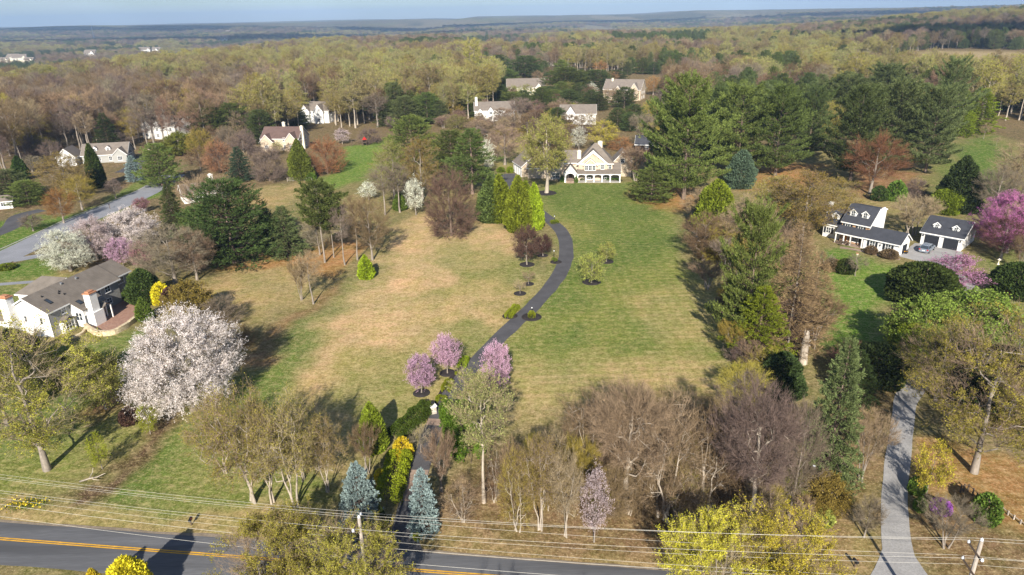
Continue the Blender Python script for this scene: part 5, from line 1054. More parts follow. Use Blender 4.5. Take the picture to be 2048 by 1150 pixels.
ROWS=[
# kind, base x, base y, top y, width px, name, label, category, colour
('bud_open',95,940,625,330,'budding_tree','great budding tree with a pale leaning trunk on the near left lawn','tree','yg'),
('bud_round',15,850,668,150,'budding_tree','tall budding tree at the left edge below the white gable','tree','yg2'),
('bud_round',90,800,705,120,'budding_tree','yellow green tree screening the bay window of the white and grey house','tree','bt'),
('leafy',180,770,690,90,'leafy_shrub','loose leafy shrub below the stone edging by the bay window','shrub','yg2'),
('leafy',15,715,655,80,'leafy_shrub','leafy bush against the white gable with the far left chimney','shrub','bt'),
('sparse_leafy',212,818,700,130,'young_tree','thin young tree with bare grey limbs between the stone wall and the bark strip','tree','yg2'),
('cherry_big',388,822,615,255,'cherry_tree','very large white cherry tree in full bloom on the left lawn','tree','cherry'),
('sparse_leafy',205,938,866,52,'sapling','pale green sapling with slender trunk at the edge of the bark strip','tree','lime'),
('sparse_leafy',301,868,806,52,'sapling','pale green sapling just below the big white cherry','tree','lime'),
('multi_bud',445,946,800,150,'budding_tree','crooked small budding tree at the left end of the roadside grove','tree','yg'),
('multi_bud',503,1006,768,190,'budding_tree','tallest multi trunked budding tree in the roadside grove','tree','yg'),
('multi_bud',543,1006,800,140,'budding_tree','budding tree with curving pale trunks in the middle of the roadside grove','tree','olive'),
('multi_bud',588,1012,795,165,'budding_tree','brown budding tree with forked trunk in the roadside grove','tree','olive'),
('multi_bud',610,960,805,120,'budding_tree','budding tree standing furthest back in the roadside grove','tree','olive'),
('multi_bud',657,984,830,105,'budding_tree','slim crooked tree at the right end of the roadside grove','tree','olive'),
('bush_small',262,845,815,40,'twiggy_bush','dark twiggy bush beneath the white cherry on the bark strip','shrub','maroon'),
('arbor',748,900,806,62,'cypress','narrow bright green cypress left of the drive behind a bare brown shrub','tree','arb'),
('bare_vase',735,945,850,72,'bare_shrub','upright bare brown shrub in front of the narrow green cypress','shrub','brown'),
('spruce',725,1064,924,82,'blue_spruce','plump blue spruce left of the drive mouth','tree','blue'),
('spruce',850,1064,936,62,'blue_spruce','slim blue spruce right of the drive mouth','tree','blue'),
('bush_small',806,913,876,42,'forsythia','round golden yellow forsythia beside the paved drive','shrub','yellow'),
('bush_small',762,962,938,26,'forsythia','small golden shrub between the left blue spruce and the lime shrubs','shrub','yellow'),
('arbor_small',764,1060,1010,26,'evergreen_shrub','dark green shrub in the shade behind the left blue spruce','shrub','dark'),
('bush_small',835,1078,1062,18,'lime_ball','tiny lime shrub at the foot of the slim blue spruce','shrub','arbL'),
('bare_vase',885,985,862,85,'bare_shrub','tan upright shrub with bare stems right of the drive','shrub','tan'),
('thicket',925,1042,960,110,'bare_tree','low pale trunked tree leaning left over the brown verge','tree','tan'),
('small_bare',842,905,850,60,'bare_tree','grey leafless tree arching over the middle of the drive','tree','grey'),
('bud_tall',968,1005,722,150,'budding_tree','tall budding tree with pale straight trunk right of the drive','tree','budg'),
('thicket',1035,1062,890,110,'bare_tree','thin leaning bare tree first in the brown thicket right of the tall budding tree','tree','olive'),
('multi_bud',1083,1058,868,120,'budding_tree','thin yellow brown tree in the middle of the right thicket','tree','olive'),
('thicket',1105,1000,850,100,'bare_tree','pale trunked bare tree at the back of the right thicket','tree','tan'),
('multi_bud',1130,1075,895,90,'budding_tree','slender straight stemmed tree left of the pink blossom tree','tree','tan'),
('blossom_thin',1188,1084,912,80,'blossom_tree','narrow pale pink blossom tree near the road','tree','pinkw'),
('thicket',1175,940,770,160,'bare_tree','spreading bare tree at the lawn edge left of the tangled thicket','tree','brown'),
('bare_gnarl',1256,1020,762,215,'bare_tree','tall bare tree with pale upright trunk in the tangled thicket','tree','tan'),
('thicket',1325,1040,775,210,'bare_tree','tangled bare tree behind the yellow roadside trees','tree','tan'),
('thicket',1395,1040,800,190,'bare_tree','tangled brown tree just left of the purple grey gnarled tree','tree','brown'),
('thicket',1300,960,760,190,'bare_tree','wide tangled bare tree at the foot of the right lawn','tree','brown'),
('thicket',1380,930,790,160,'bare_tree','twisted bare tree shading the lower corner of the right lawn','tree','tan'),
('bare_gnarl',1488,1075,756,205,'bare_tree','big gnarled pale trunked tree with a purple grey rounded crown','tree','purple'),
('bare_round',1578,1035,790,120,'bare_tree','grey rounded bare tree leaning on the gnarled purple grey tree','tree','grey'),
('leafy',1578,1010,925,70,'blossom_shrub','pale leafed shrub with whitish flowers under the gnarled tree','shrub','yg2'),
('hemlock',1650,965,672,118,'spruce_tree','tall grey green spruce beside the broken dead trunk','tree','hem'),
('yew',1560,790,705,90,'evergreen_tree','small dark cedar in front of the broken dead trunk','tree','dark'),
('bare_round',1480,820,720,130,'bare_tree','low brown bare tree at the lower corner of the tall feathery pine','tree','olive'),
('thicket',1530,770,690,110,'bare_tree','small olive brown tree left of the broken dead trunk','tree','olive'),
('bud_fore',1420,1235,1035,230,'budding_tree','bright yellow budding tree, left one of the lower right roadside trees','tree','gold'),
('bud_fore',1545,1240,1022,260,'budding_tree','brightest yellow budding tree in the lower right foreground','tree','gold'),
('bud_fore',560,1235,1040,240,'budding_tree','left half of the pair of olive budding trees by the yellow centre line','tree','yg'),
('bud_fore',720,1245,1060,260,'budding_tree','right half of the pair of olive budding trees hiding the near utility pole','tree','yg'),
('yew',272,1215,1116,95,'golden_conifer','golden yellow conifer top at the bottom edge over the road','shrub','yellow'),
('yew',203,1210,1138,40,'golden_conifer','little golden conifer tip beside the larger golden one','shrub','yellow'),
('bud_open',1948,945,610,330,'budding_tree','huge many limbed budding tree at the right edge','tree','yg'),
('bud_open',2075,900,600,260,'budding_tree','half hidden budding tree behind the huge right edge tree','tree','yg'),
('sparse_leafy',1853,986,882,95,'young_tree','young yellow leafed tree right of the side lane','tree','gold'),
('bush_small',1832,985,955,34,'evergreen_shrub','dark green shrub at the foot of the young yellow tree','shrub','green'),
('bush_small',1838,1020,995,26,'evergreen_shrub','tiny evergreen left of the violet azalea','shrub','green'),
('bush_small',1880,1022,1000,42,'azalea','violet flowering azalea behind the wide bare shrub','shrub','azalea'),
('bare_vase',1890,1092,1005,125,'bare_shrub','wide spreading bare shrub with a white trunk beside the lane mouth','shrub','grey'),
('bush_small',1968,1040,990,58,'rhododendron','glossy green rhododendron beside the low pale rail','shrub','green'),
('bare_round',1728,1075,985,70,'bare_tree','small white trunked bare tree left of the lane','tree','grey'),
('bare_vase',1722,960,820,110,'bare_tree','leafless pale stemmed tree between the grey green spruce and the lane','tree','tan'),
('leafy',1640,1030,940,110,'brush','olive brushwood around the lone weathered pole','shrub','olive'),
('bush_small',1640,1045,1012,50,'brush','small yellow green bush below the lone weathered pole','shrub','yg2'),
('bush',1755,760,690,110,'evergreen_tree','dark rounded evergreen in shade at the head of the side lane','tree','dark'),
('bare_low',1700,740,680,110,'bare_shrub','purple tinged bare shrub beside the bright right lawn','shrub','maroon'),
('bush',1990,815,700,170,'evergreen_tree','added dark evergreen mass deepening the shade behind the huge right edge budding tree','tree','dark'),  # dark evergreens added on the right to deepen the shade among the trees
('hemlock',2065,860,660,130,'evergreen_tree','dark drooping evergreen added to deepen the shade at the extreme right edge','tree','dark'),
('yew',1900,745,655,110,'evergreen_tree','dark evergreen added to deepen the shade between the leafing trees and the lane','tree','dark'),
('hemlock',1705,800,700,90,'evergreen_tree','dark evergreen added to deepen the shade right of the grey green spruce','tree','dark'),
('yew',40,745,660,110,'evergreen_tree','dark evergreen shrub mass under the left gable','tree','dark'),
('leafy',140,770,705,110,'leafy_shrub','dense olive shrub between the bay window and the great left tree','shrub','bt'),
# right border
('pine_big',1490,695,418,125,'pine_tree','tall feathery pine leaning over the right edge of the lawn','tree','pineL'),
('larch',1572,712,440,120,'larch_tree','tall bare tan larch behind the feathery pine','tree','larch'),
('hemlock',1512,722,570,120,'hemlock','dense green hemlock at the foot of the tall feathery pine','tree','arb'),
('larch',1615,680,500,95,'larch_tree','smaller tan larch facing the bright right lawn','tree','larch'),
('bare_vase',1625,695,588,120,'bare_tree','fountain shaped bare tree by the broken dead trunk','tree','brown'),
('bare_round',1405,520,420,110,'bare_tree','brown bare tree on the upper right edge of the lawn','tree','brown'),
('yew',1428,470,360,85,'yew_tree','olive green yew below the tallest pines','tree','arb'),
('bare_round',1490,520,385,150,'bare_tree','wide tan bare tree above the feathery pine','tree','tan'),
('bare_low',1440,520,440,120,'bare_shrub','low bare thicket tree at the lawn edge above the long shadow','shrub','olive'),
('bud_round',1600,480,335,185,'crabapple','broad olive budding crabapple left of the brick house','tree','olive'),
('bud_round',1548,455,348,150,'crabapple','olive bare tree above the larches','tree','olive'),
('bud_round',1655,455,350,130,'crabapple','olive tree screening the left wing of the brick house','tree','olive'),
('bare_low',1560,540,440,130,'bare_shrub','dense tan bare tree left of the brick house lawn','shrub','tan'),
('yew',1480,375,300,60,'spruce_tree','stout blue grey spruce in front of the second pine','tree','blue2'),
('bare_round',1740,388,252,135,'red_maple','rust red maple with pale forked trunk behind the brick house','tree','red'),
('fir_cone',1912,420,312,92,'evergreen_tree','dark conical evergreen behind the garage','tree','dark'),
('bush',1888,425,378,62,'evergreen_shrub','bright olive bush at the foot of the dark conical evergreen','shrub','arb'),
('bush_small',1790,400,362,40,'evergreen_shrub','round green bush under the rust red maple','shrub','green'),
('bush_small',1757,400,372,34,'evergreen_shrub','grey green bush left of the round green one under the maple','shrub','bush'),
('bare_low',1830,400,352,62,'bare_shrub','rounded bare purple shrub at the meadow edge right of the maple','shrub','purple'),
('blossom',2010,505,380,155,'magnolia','brilliant magenta magnolia right of the garage','tree','magenta'),
('bare_round',2000,520,430,115,'bare_tree','dark purple bare tree in front of the magenta magnolia','tree','maroon'),
('bare_vase',2035,540,470,60,'bare_shrub','brown upright shrub at the edge under the magenta magnolia','shrub','brown'),
('blossom_thin',1902,585,497,132,'magnolia','pink magnolia with bare tips over the pale lane','tree','magnolia'),
('bare_vase',1822,470,392,125,'bare_tree','pale fan of bare stems between the brick house and garage','tree','tan'),
('bush',1842,604,528,135,'holly_bush','large round dark holly on the right lawn','tree','bush'),
('bush',2030,590,527,95,'holly_bush','dark bush behind the toddler slide','shrub','bush'),
('leafy',1835,720,585,170,'leafy_tree','fresh green leafing tree in front of the round holly','tree','greenL'),
('leafy',1940,690,575,200,'leafy_tree','wide fresh green tree right of the leafing tree by the holly','tree','greenL'),
('leafy',1810,735,640,90,'leafy_tree','bright green bush on the lawn edge below the holly','shrub','lime2'),
('bud_open',1870,800,640,190,'budding_tree','grey limbed budding tree between the fresh green trees and the lane','tree','yg'),
('small_bare',1645,538,500,50,'small_tree','first small bare tree on the lawn before the brick house','tree','grey'),
('small_bare',1710,552,505,56,'small_tree','second small bare tree on the brick house lawn, beside the bird house','tree','grey'),
('bush_small',1663,540,517,36,'bare_shrub','bare rounded shrub between the two small lawn trees','shrub','brown'),
('bush_small',1690,545,518,40,'evergreen_shrub','rounded olive shrub left of the bird house','shrub','bush'),
('bush_small',1741,507,492,26,'foundation_shrub','bare brown shrub under the first window of the white wing','shrub','brown'),
('bush_small',1778,515,499,36,'foundation_shrub','bare brown shrub under the second window of the white wing','shrub','brown'),
('bare_round',2040,400,275,150,'bare_tree','tan bare tree at the right edge above the magenta magnolia','tree','tan'),
('bare_round',1985,440,320,110,'bare_tree','olive grey bare tree beside the green meadow','tree','grey'),
('small_bare',1967,278,243,28,'small_tree','small bare tree on the bright green far meadow','tree','tan'),
('small_bare',1992,292,272,16,'small_tree','tiny bare sapling at the far end of the green meadow','tree','tan'),
('leafy',1530,690,600,110,'leafy_tree','green undergrowth tree among the larches','tree','green'),
# big pines behind
('pine_big',1367,398,160,145,'pine_tree','tallest white pine with thick pale trunk right of the stone house','tree','pineL'),
('pine_big',1332,350,190,85,'pine_tree','dark pine behind the left flank of the tallest pine','tree','pine'),
('pine_big',1474,347,175,115,'pine_tree','broad pine, second to the right of the stone house','tree','pineL'),
('pine_big',1550,352,178,115,'pine_tree','broad pine, third to the right of the stone house','tree','pine'),
('pine_big',1615,312,178,72,'pine_tree','darker pine fourth in the row right of the stone house','tree','pine2'),
('pine_big',1432,322,178,70,'pine_tree','pine peeping between the first two broad pines','tree','pine2'),
('pine_big',1700,362,178,115,'pine_tree','dark layered pine left of the rust red maple','tree','pine2'),
('pine_big',1778,335,165,110,'pine_tree','grey green pine directly behind the rust red maple','tree','hem'),
('pine_big',1850,345,178,100,'pine_tree','grey green pine right of the rust red maple','tree','hem'),
('pine_big',1880,290,122,80,'pine_tree','tall pale pine above the green meadow','tree','hem'),
('pine_big',1680,270,155,120,'pine_tree','bluish pine behind the dark layered pine','tree','hem'),
('pine_big',1760,250,132,90,'pine_tree','far pine on the rise right of the pale peeping house','tree','hem'),
('hemlock',1915,270,180,60,'cedar_tree','yellow green cedar, left of two above the meadow','tree','arb'),
('hemlock',1952,265,175,70,'cedar_tree','yellow green cedar, right of two above the meadow','tree','arb'),
('bud_round',1648,300,198,90,'budding_tree','golden olive tree between the pine row and the layered pine','tree','yg'),
('spruce',1440,320,215,60,'spruce_tree','bluish spruce wedged between the broad pines','tree','blue2'),
('pine_dense',1302,402,335,85,'pine_tree','low wide pine at the right corner of the stone house','tree','pineL'),
('bare_vase',1268,362,292,80,'bare_tree','spreading tan bare tree over the porch end of the stone house','tree','tan'),
('bare_vase',1285,300,225,70,'bare_tree','grey bare tree left of the dark pine','tree','grey'),
# around the main house and drive
('bud_high',1093,386,222,132,'budding_tree','big rounded yellow green tree with mulch ring before the stone house','tree','yg2'),
('arbor',983,442,352,62,'arborvitae','dull green conifer leftmost of the evergreens at the drive bend','tree','pine'),
('arbor',1000,442,350,60,'arborvitae','bright arborvitae, left one of the tall evergreens at the drive bend','tree','arb'),
('arbor',1037,462,352,58,'arborvitae','bright arborvitae, nearest of the tall evergreens at the drive bend','tree','arb'),
('arbor',1052,450,362,46,'arborvitae','bright arborvitae behind the nearest of the drive bend evergreens','tree','arb'),
('arbor',1069,458,366,40,'arborvitae','narrow lime arborvitae rightmost at the drive bend','tree','arbL'),
('plum',1054,530,447,72,'plum_tree','maroon leafed plum tree with mulch ring inside the drive bend','tree','maroon'),
('plum',1086,512,466,52,'plum_tree','smaller maroon plum close to the drive below the evergreens','tree','maroon'),
('small_bare',1040,588,556,34,'small_tree','small bare tree with mulch ring, lower one left of the drive','tree','tan'),
('small_bare',1057,569,538,34,'small_tree','small bare tree with mulch ring, upper one left of the drive','tree','tan'),
('sparse_leafy',1183,566,502,74,'young_tree','low spreading yellow green tree right of the drive, the lower one','tree','yg2'),
('sparse_leafy',1213,524,484,52,'young_tree','low spreading yellow green tree right of the drive, the upper one','tree','yg2'),
('plum',843,786,706,76,'plum_tree','pink flowering plum, lowest one left of the drive','tree','plum'),
('plum',895,747,662,68,'plum_tree','pink flowering plum, upper one left of the drive','tree','plum'),
('plum',995,790,680,76,'plum_tree','pink flowering plum right of the drive behind the tall budding tree','tree','plum'),
('arbor_small',733,556,510,36,'arborvitae','little conical bright arborvitae alone at the meadow edge','tree','arbL'),
('bare_low',903,472,322,140,'beech_tree','massive domed brown leafless beech on the meadow','tree','purple2'),
('bare_round',745,520,385,95,'bare_tree','white stemmed bare tree at the edge of the upper meadow','tree','brown'),
('bare_tall',715,520,390,70,'bare_tree','brown bare tree left of the white stemmed one at the meadow edge','tree','brown'),
('bare_tall',690,530,400,60,'bare_tree','bare tree beside the bare trunked pine','tree','purple'),
('blossom_thin',832,430,345,52,'pear_tree','white pear in bloom beside the domed beech','tree','pear'),
('blossom_thin',738,400,358,50,'pear_tree','white blossoming tree at the end of the long meadow','tree','pear'),
('blossom_thin',975,350,268,40,'pear_tree','white blossoming tree behind the tall pine by the drive head','tree','pear'),
('bare_tall',770,430,325,80,'bare_tree','slim grey bare tree behind the white pear','tree','grey'),
('bare_tall',800,425,320,70,'bare_tree','grey bare tree just left of the white pear','tree','grey'),
('bud_round',845,400,268,95,'budding_tree','bare budding tree above the white pear','tree','olive'),
('bud_round',790,400,275,100,'budding_tree','olive budding tree at the head of the long meadow','tree','bt'),
('bud_round',862,330,262,80,'budding_tree','bright yellow green tree left of the two drive pines','tree','lime2'),
('arbor',800,420,385,30,'evergreen_shrub','small green conifer under the grey bare trees','shrub','green'),
('pine',945,388,255,100,'pine_tree','tall open pine with pale trunk beside the drive head','tree','pine'),
('pine_dense',905,355,262,84,'pine_tree','rounded pine behind the tall open pine','tree','pine'),
('pine_dense',825,330,232,95,'pine_tree','rounded green pine beyond the long meadow','tree','pineL'),
('bare_round',1010,330,245,110,'bare_shrub','mass of pinkish bare shrubs before the white house','shrub','pinkbrown'),
# middle left
('pine_dense',470,525,362,165,'pine_tree','broad dark green pine, largest of the meadow edge pines','tree','pineD'),
('pine_dense',405,505,415,80,'pine_tree','pine tucked behind the left side of the broad dark pine','tree','pine'),
('hemlock',575,510,410,80,'spruce_tree','grey green spruce between the broad pine and the bare trunked pine','tree','hem'),
('hemlock',540,500,415,60,'spruce_tree','narrow spruce against the right side of the broad pine','tree','spruce'),
('scots',650,525,360,85,'pine_tree','bare trunked pine with a rounded green top','tree','pine'),
('scots',668,515,395,50,'pine_tree','second bare trunked pine leaning right','tree','pine'),
('bare_round',640,510,420,70,'bare_tree','thin bare tree below the bare trunked pines','tree','grey'),
('bare_round',352,568,445,180,'bare_tree','wide grey bare tree right of the pink and white blossom trees','tree','grey'),
('bare_round',395,560,450,110,'bare_tree','pale grey bare tree leaning against the broad pine','tree','tan'),
('blossom',142,542,455,112,'pear_tree','creamy white pear in full bloom behind the white and grey house','tree','pear'),
('blossom',195,520,430,100,'cherry_tree','greyish white blossom tree right of the creamy pear','tree','pinkw'),
('blossom',268,500,412,118,'cherry_tree','pinkish white blossom tree nearest the grey street','tree','white'),
('plum',248,536,472,66,'plum_tree','purple pink plum between the white blossom trees and the grey roof','tree','plum'),
('plum',290,545,480,52,'plum_tree','dusky rose bare plum right of the purple pink one','tree','rose'),
('yew',292,603,538,70,'yew_tree','dark olive conifer at the right corner of the grey house','tree','bush'),
('bush_small',325,607,566,40,'forsythia','golden forsythia beside the dark olive conifer','shrub','yellow'),
('arbor_small',291,640,595,34,'arborvitae','small green conifer at the end of the curved stone wall','shrub','green'),
('bush_small',345,610,575,40,'bare_shrub','dark twiggy shrub right of the golden forsythia','shrub','maroon'),
('leafy',385,640,560,110,'brush','olive brushwood between the cherry and the wide grey tree','shrub','olive'),
('bare_low',445,650,590,110,'bare_shrub','low grey bare shrub casting a long shadow on the middle lawn','shrub','grey'),
('bare_low',480,690,650,90,'bare_shrub','brown thicket behind the right side of the big cherry','shrub','brown'),
('bare_tall',627,608,498,70,'bare_tree','lone pale trunked bare tree on the middle lawn','tree','tan'),
('bare_vase',605,600,515,55,'bare_tree','twin stemmed bare tree beside the lone pale trunk','tree','brown'),
('bare_vase',425,470,345,110,'bare_tree','white limbed bare tree in front of the low white house','tree','tan'),
('pine_dense',325,372,288,72,'pine_tree','round bright pine by the bend of the grey street','tree','pineL'),
('hemlock',350,455,365,50,'pine_tree','dark pine right of the grey street','tree','pine2'),
('spruce',272,362,310,36,'blue_spruce','pale blue spruce by the dark driveway','tree','blue'),
('arbor',197,375,288,36,'evergreen_tree','tall dark pointed evergreen hiding the grey roofed house','tree','green2'),
('arbor',45,360,312,34,'evergreen_tree','dark pointed evergreen at the far left lawn','tree','green2'),
('bud_round',140,400,300,110,'budding_tree','large olive budding tree before the white garage wing','tree','olive'),
('bare_round',165,420,345,85,'bare_tree','olive grey tree left of the tall pointed evergreen','tree','olive'),
('bare_round',128,446,373,80,'copper_beech','copper coloured round tree beside the grey street','tree','copper'),
('bare_round',232,397,355,44,'small_tree','round brown bare tree with a dark bed by the street','tree','purple'),
('bare_round',67,462,425,64,'small_tree','small spreading tree on the left neighbour lawn','tree','grey'),
('pine_dense',60,410,362,75,'pine_tree','green pine beside the little white shed','tree','pineL'),
('pine_dense',22,400,340,80,'pine_tree','grey green pine at the left edge','tree','hem'),
('bush_small',14,538,527,34,'yew_bush','yellow green low bush by the street at the left edge','shrub','arb'),
('plum',285,425,393,40,'plum_tree','small pink tree on the street side near the bend','tree','rose'),
('hemlock',483,362,292,48,'spruce_tree','dark grey green spruce left of the reddish roof','tree','spruce'),
('fir_cone',603,358,278,52,'evergreen_tree','olive conical evergreen before the reddish roofed house','tree','arb2'),
('bush_small',620,360,345,26,'evergreen_shrub','low green shrub at the foot of the olive conical evergreen','shrub','green'),
('bare_low',655,347,268,90,'beech_tree','orange brown domed bare tree on the upper left meadow','tree','copper2'),
('bare_low',540,362,282,90,'bare_tree','dark purple brown bare tree under the reddish roof','tree','purple'),
('bare_low',440,345,272,70,'bare_tree','russet bare tree left of the dark grey green spruce','tree','red2'),
('bare_round',490,330,262,80,'bare_tree','pinkish grey bare tree left of the reddish roof','tree','purple'),
('blossom_thin',685,288,252,44,'blossom_tree','pale pink blossoming tree beside the play frame','tree','pinkw'),
('bare_low',740,288,252,56,'bare_shrub','brown rounded shrub at the top of the meadow','shrub','purple'),
('pine_dense',430,290,215,80,'pine_tree','deep green pine left of three beyond the russet trees','tree','pine'),
('pine_dense',470,285,207,70,'pine_tree','deep green pine in the middle of three beyond the russet trees','tree','pine'),
('pine_dense',505,280,213,56,'pine_tree','deep green pine right of three beyond the russet trees','tree','pine'),
('leafy',360,310,262,80,'leafy_tree','yellow green shrubby tree before the white house by the woods','tree','bt'),
('hemlock',220,300,225,50,'pine_tree','dark evergreen at the foot of the left woods','tree','dark'),
('bud_round',340,250,155,110,'budding_tree','broad orange olive crowned tree over the white house by the woods','tree','olive'),
('pine_dense',890,225,175,56,'pine_tree','green pine left of the white house with tall chimney','tree','pine'),
('hemlock',925,210,162,32,'cedar_tree','yellow green cedar left of the white house with tall chimney','tree','arb'),
('pine_dense',1010,180,138,60,'pine_tree','rounded pine left of the hipped roof','tree','pine'),
('pine_dense',1050,165,112,80,'pine_tree','large dark pine above the hipped roof','tree','pine2'),
('pine_dense',1085,225,175,50,'pine_tree','green pine beside the hipped roof','tree','pine'),
('pine_dense',1130,190,135,90,'pine_tree','wide pine in the dark band right of the hipped roof','tree','pine'),
('pine_dense',1190,185,140,80,'pine_tree','pine in the middle of the dark band of evergreens','tree','pine2'),
('pine_dense',1230,165,140,50,'pine_tree','pine at the right end of the dark band of evergreens','tree','pine2'),
('arbor',1130,190,158,12,'arborvitae','thin lime cypress, left of a pair before the dark pines','tree','arbL'),
('arbor',1143,190,160,12,'arborvitae','thin lime cypress, right of a pair before the dark pines','tree','arbL'),
('blossom_thin',1182,195,162,36,'pear_tree','white blossoming tree left of the tall grey gabled house','tree','pear'),
('blossom_thin',958,188,163,18,'pear_tree','small white blossoming tree behind the white house with tall chimney','tree','pear'),
('bare_vase',1040,245,193,50,'bare_tree','pale limbed bare tree right of the white house','tree','purple'),
('bud_tall',947,185,68,60,'tulip_tree','very tall tulip tree rising above the woods at the centre','tree','yg'),
('bud_round',1140,118,95,26,'budding_tree','vivid yellow tree far off in the centre woods','tree','gold'),
('bare_round',1365,160,118,44,'red_maple','rust red tree far behind the tallest pine','tree','red'),
('bare_round',1200,150,118,36,'red_maple','orange brown tree in the woods above the dark evergreens','tree','copper2'),
('blossom_thin',1410,180,140,34,'pear_tree','white flecked tree beyond the tallest pine','tree','pear'),
('bud_round',1205,300,238,80,'budding_tree','golden budding tree behind the stone house','tree','gold'),
('bare_low',1240,300,270,60,'bare_tree','orange brown bare tree behind the stone house roof','tree','copper2'),
('blossom_thin',1158,300,245,40,'pear_tree','white blossom tree left of the golden tree behind the stone house','tree','pear'),
]
c.update(budg=(.25,.25,.09),pineD=(.07,.115,.035),cherry=(.80,.73,.71),azalea=(.42,.13,.55),blue2=(.085,.12,.075),green2=(.055,.085,.02),magnolia=(.6,.3,.45),lime2=(.24,.3,.03),purple2=(.145,.095,.068),pinkbrown=(.22,.15,.115),rose=(.40,.22,.24),copper2=(.30,.16,.07),red2=(.25,.12,.075),arb2=(.12,.14,.025))
for k,bx,by,ty,w,nm,lb,ct,col in ROWS:
    plant(k,bx,by,ty,w,nm,lb,ct,c[col])
# clipped hedges and drive-side shrubs
def hedge(px,w,h,label,col,n=9000,ls=.16,name='hedge',dome=.5):
    W=smoothpath([gp(*p)[:2] for p in px],.4); b=np.array([*W[len(W)//2],0]); b[2]=float(terr(*b[:2])); rng=np.random.default_rng(len(label))
    D=np.gradient(W,axis=0);D/=np.linalg.norm(D,axis=1)[:,None]; tm=TM()
    L=np.linalg.norm(np.diff(W,axis=0),axis=1).sum(); n=int(n*L/12)
    i=rng.random(n)*(len(W)-1); k=i.astype(int);f=(i-k)[:,None]; P=W[k]*(1-f)+W[k+1]*f; Dd=D[k]; S=np.stack([Dd[:,1],-Dd[:,0]],1)
    a=rng.random(n)*math.pi; sgn=np.cos(a);u=np.abs(np.cos(a))**dome*np.sign(sgn); z=np.abs(np.sin(a))**dome
    q=1-.28*rng.random(n)**1.8; nz=.9+.25*vnoise(P[:,0]*1.4,P[:,1]*1.4,4)
    endt=np.minimum(1,np.minimum(i,len(W)-1-i)/2.+.55)
    X=P+S*(u*q*w/2*nz*endt)[:,None]; Z=z*q*h*nz*endt
    V=np.stack([X[:,0]-b[0],X[:,1]-b[1],Z],1); U=unit(np.stack([S[:,0]*u,S[:,1]*u,z*.9+.25],1)+rng.normal(size=V.shape)*.45)
    tm.leaves(V,U,ls*(.6+.8*rng.random(n)),.6,0,rng); st=MB()
    for j in range(0,len(W),3):
        p=W[j]-b[:2]; st.tube([(p[0],p[1],-.1),(p[0]+.05,p[1],h*.4),(p[0]-.1,p[1]+.1,h*.75)],[.035,.03,.01],4,0)
    r=empty(name,b); st.build('stem',M['bark_brown'],r); o=link('foliage',tm.mesh('foliage',[M['leaf']]),r); o.color=(*col,1); tag(r,label,'hedge' if name=='hedge' else 'shrub')
hedge([(789,884),(812,862),(836,840),(858,818)],2.2,1.5,'long clipped dark green hedge left of the drive below the pillar',(.075,.12,.02),16000)
hedge([(942,926),(930,895),(918,865),(908,832)],3.6,2.6,'tall loose bright green hedge right of the drive under the budding tree',(.10,.17,.02),14000,.22)
hedge([(880,808),(886,798)],1.4,.8,'lime box mound just above the stone pillar',(.2,.24,.02),12000,.13,'box_shrub')
hedge([(891,786),(897,772),(899,765)],1.2,.8,'lime box mounds, second group above the stone pillar',(.2,.24,.02),12000,.13,'box_shrub')
hedge([(916,752),(917,749)],.9,.6,'single small lime box mound beside the pink plum ring',(.2,.24,.02),12000,.13,'box_shrub')
hedge([(923,738),(929,724),(932,720)],1.2,.8,'lime box mounds, uppermost group beside the drive by the plums',(.2,.24,.02),12000,.13,'box_shrub')
hedge([(1015,638),(1025,626),(1034,617)],1.2,.8,'lime shrubs lining the left of the drive opposite the lamp post',(.2,.23,.02),12000,.14,'box_shrub')
hedge([(1056,635),(1071,635)],1.3,.95,'rounded lime shrubs around the lower lamp post',(.24,.25,.02),12000,.14,'box_shrub')
hedge([(1105,523),(1113,521)],1.3,.7,'green shrubs at the lamp post inside the bend',(.15,.19,.03),12000,.14,'box_shrub')
hedge([(1101,448),(1117,446)],1.3,.8,'lime shrubs around the lamp post below the evergreens',(.17,.21,.02),12000,.14,'box_shrub')
hedge([(1080,456),(1084,450)],1.2,.7,'lime shrub at the foot of the rightmost arborvitae',(.2,.24,.02),12000,.14,'box_shrub')
hedge([(1160,361),(1185,360),(1215,361),(1242,362)],1.0,.7,'low clipped hedge along the porch of the stone house',(.07,.12,.02),9000,.16)
for i,(x,y,lb) in enumerate([(1124,364,'small upright evergreen left of the entrance steps of the stone house'),(1152,365,'small upright evergreen right of the entrance steps of the stone house')]): plant('arbor_small',x,y,y-14,9,'entrance_shrub',lb,'shrub',(.10,.16,.02))
plant('bush_small',1020,345,333,16,'garden_shrub','yellow green shrub at the far end of the parking drive','shrub',(.2,.24,.02)); plant('bush_small',1002,344,334,18,'garden_shrub','olive shrub left of the parking drive end','shrub',(.15,.19,.02))
hedge([(774,1012),(783,985),(793,950),(802,918)],2.6,1.5,'sprawling lime green shrubs along the paved drive below the golden forsythia',(.25,.29,.02),14000,.17,'box_shrub')
# daffodils by the road
b=gp(52,1010); tm=TM(); rng=np.random.default_rng(8); P=np.stack([rng.normal(size=500)*1.1,rng.normal(size=500)*.5,np.zeros(500)],1); tm.leaves(P,unit(rng.normal(size=P.shape)*.3+[0,0,1]),.32,.16,0,rng); Q=P[:130]+[0,0,.32]; tm.leaves(Q,unit(rng.normal(size=Q.shape)),.16,.9,1,rng)
tag(link('daffodils',tm.mesh('daffodils',[foliage('daffodil_leaf',.3,fixed=(.1,.16,.03,1)),foliage('daffodil_petal',.3,fixed=(.7,.55,.04,1))]),None,b),'patch of yellow daffodils on the verge at the near left','flowers')

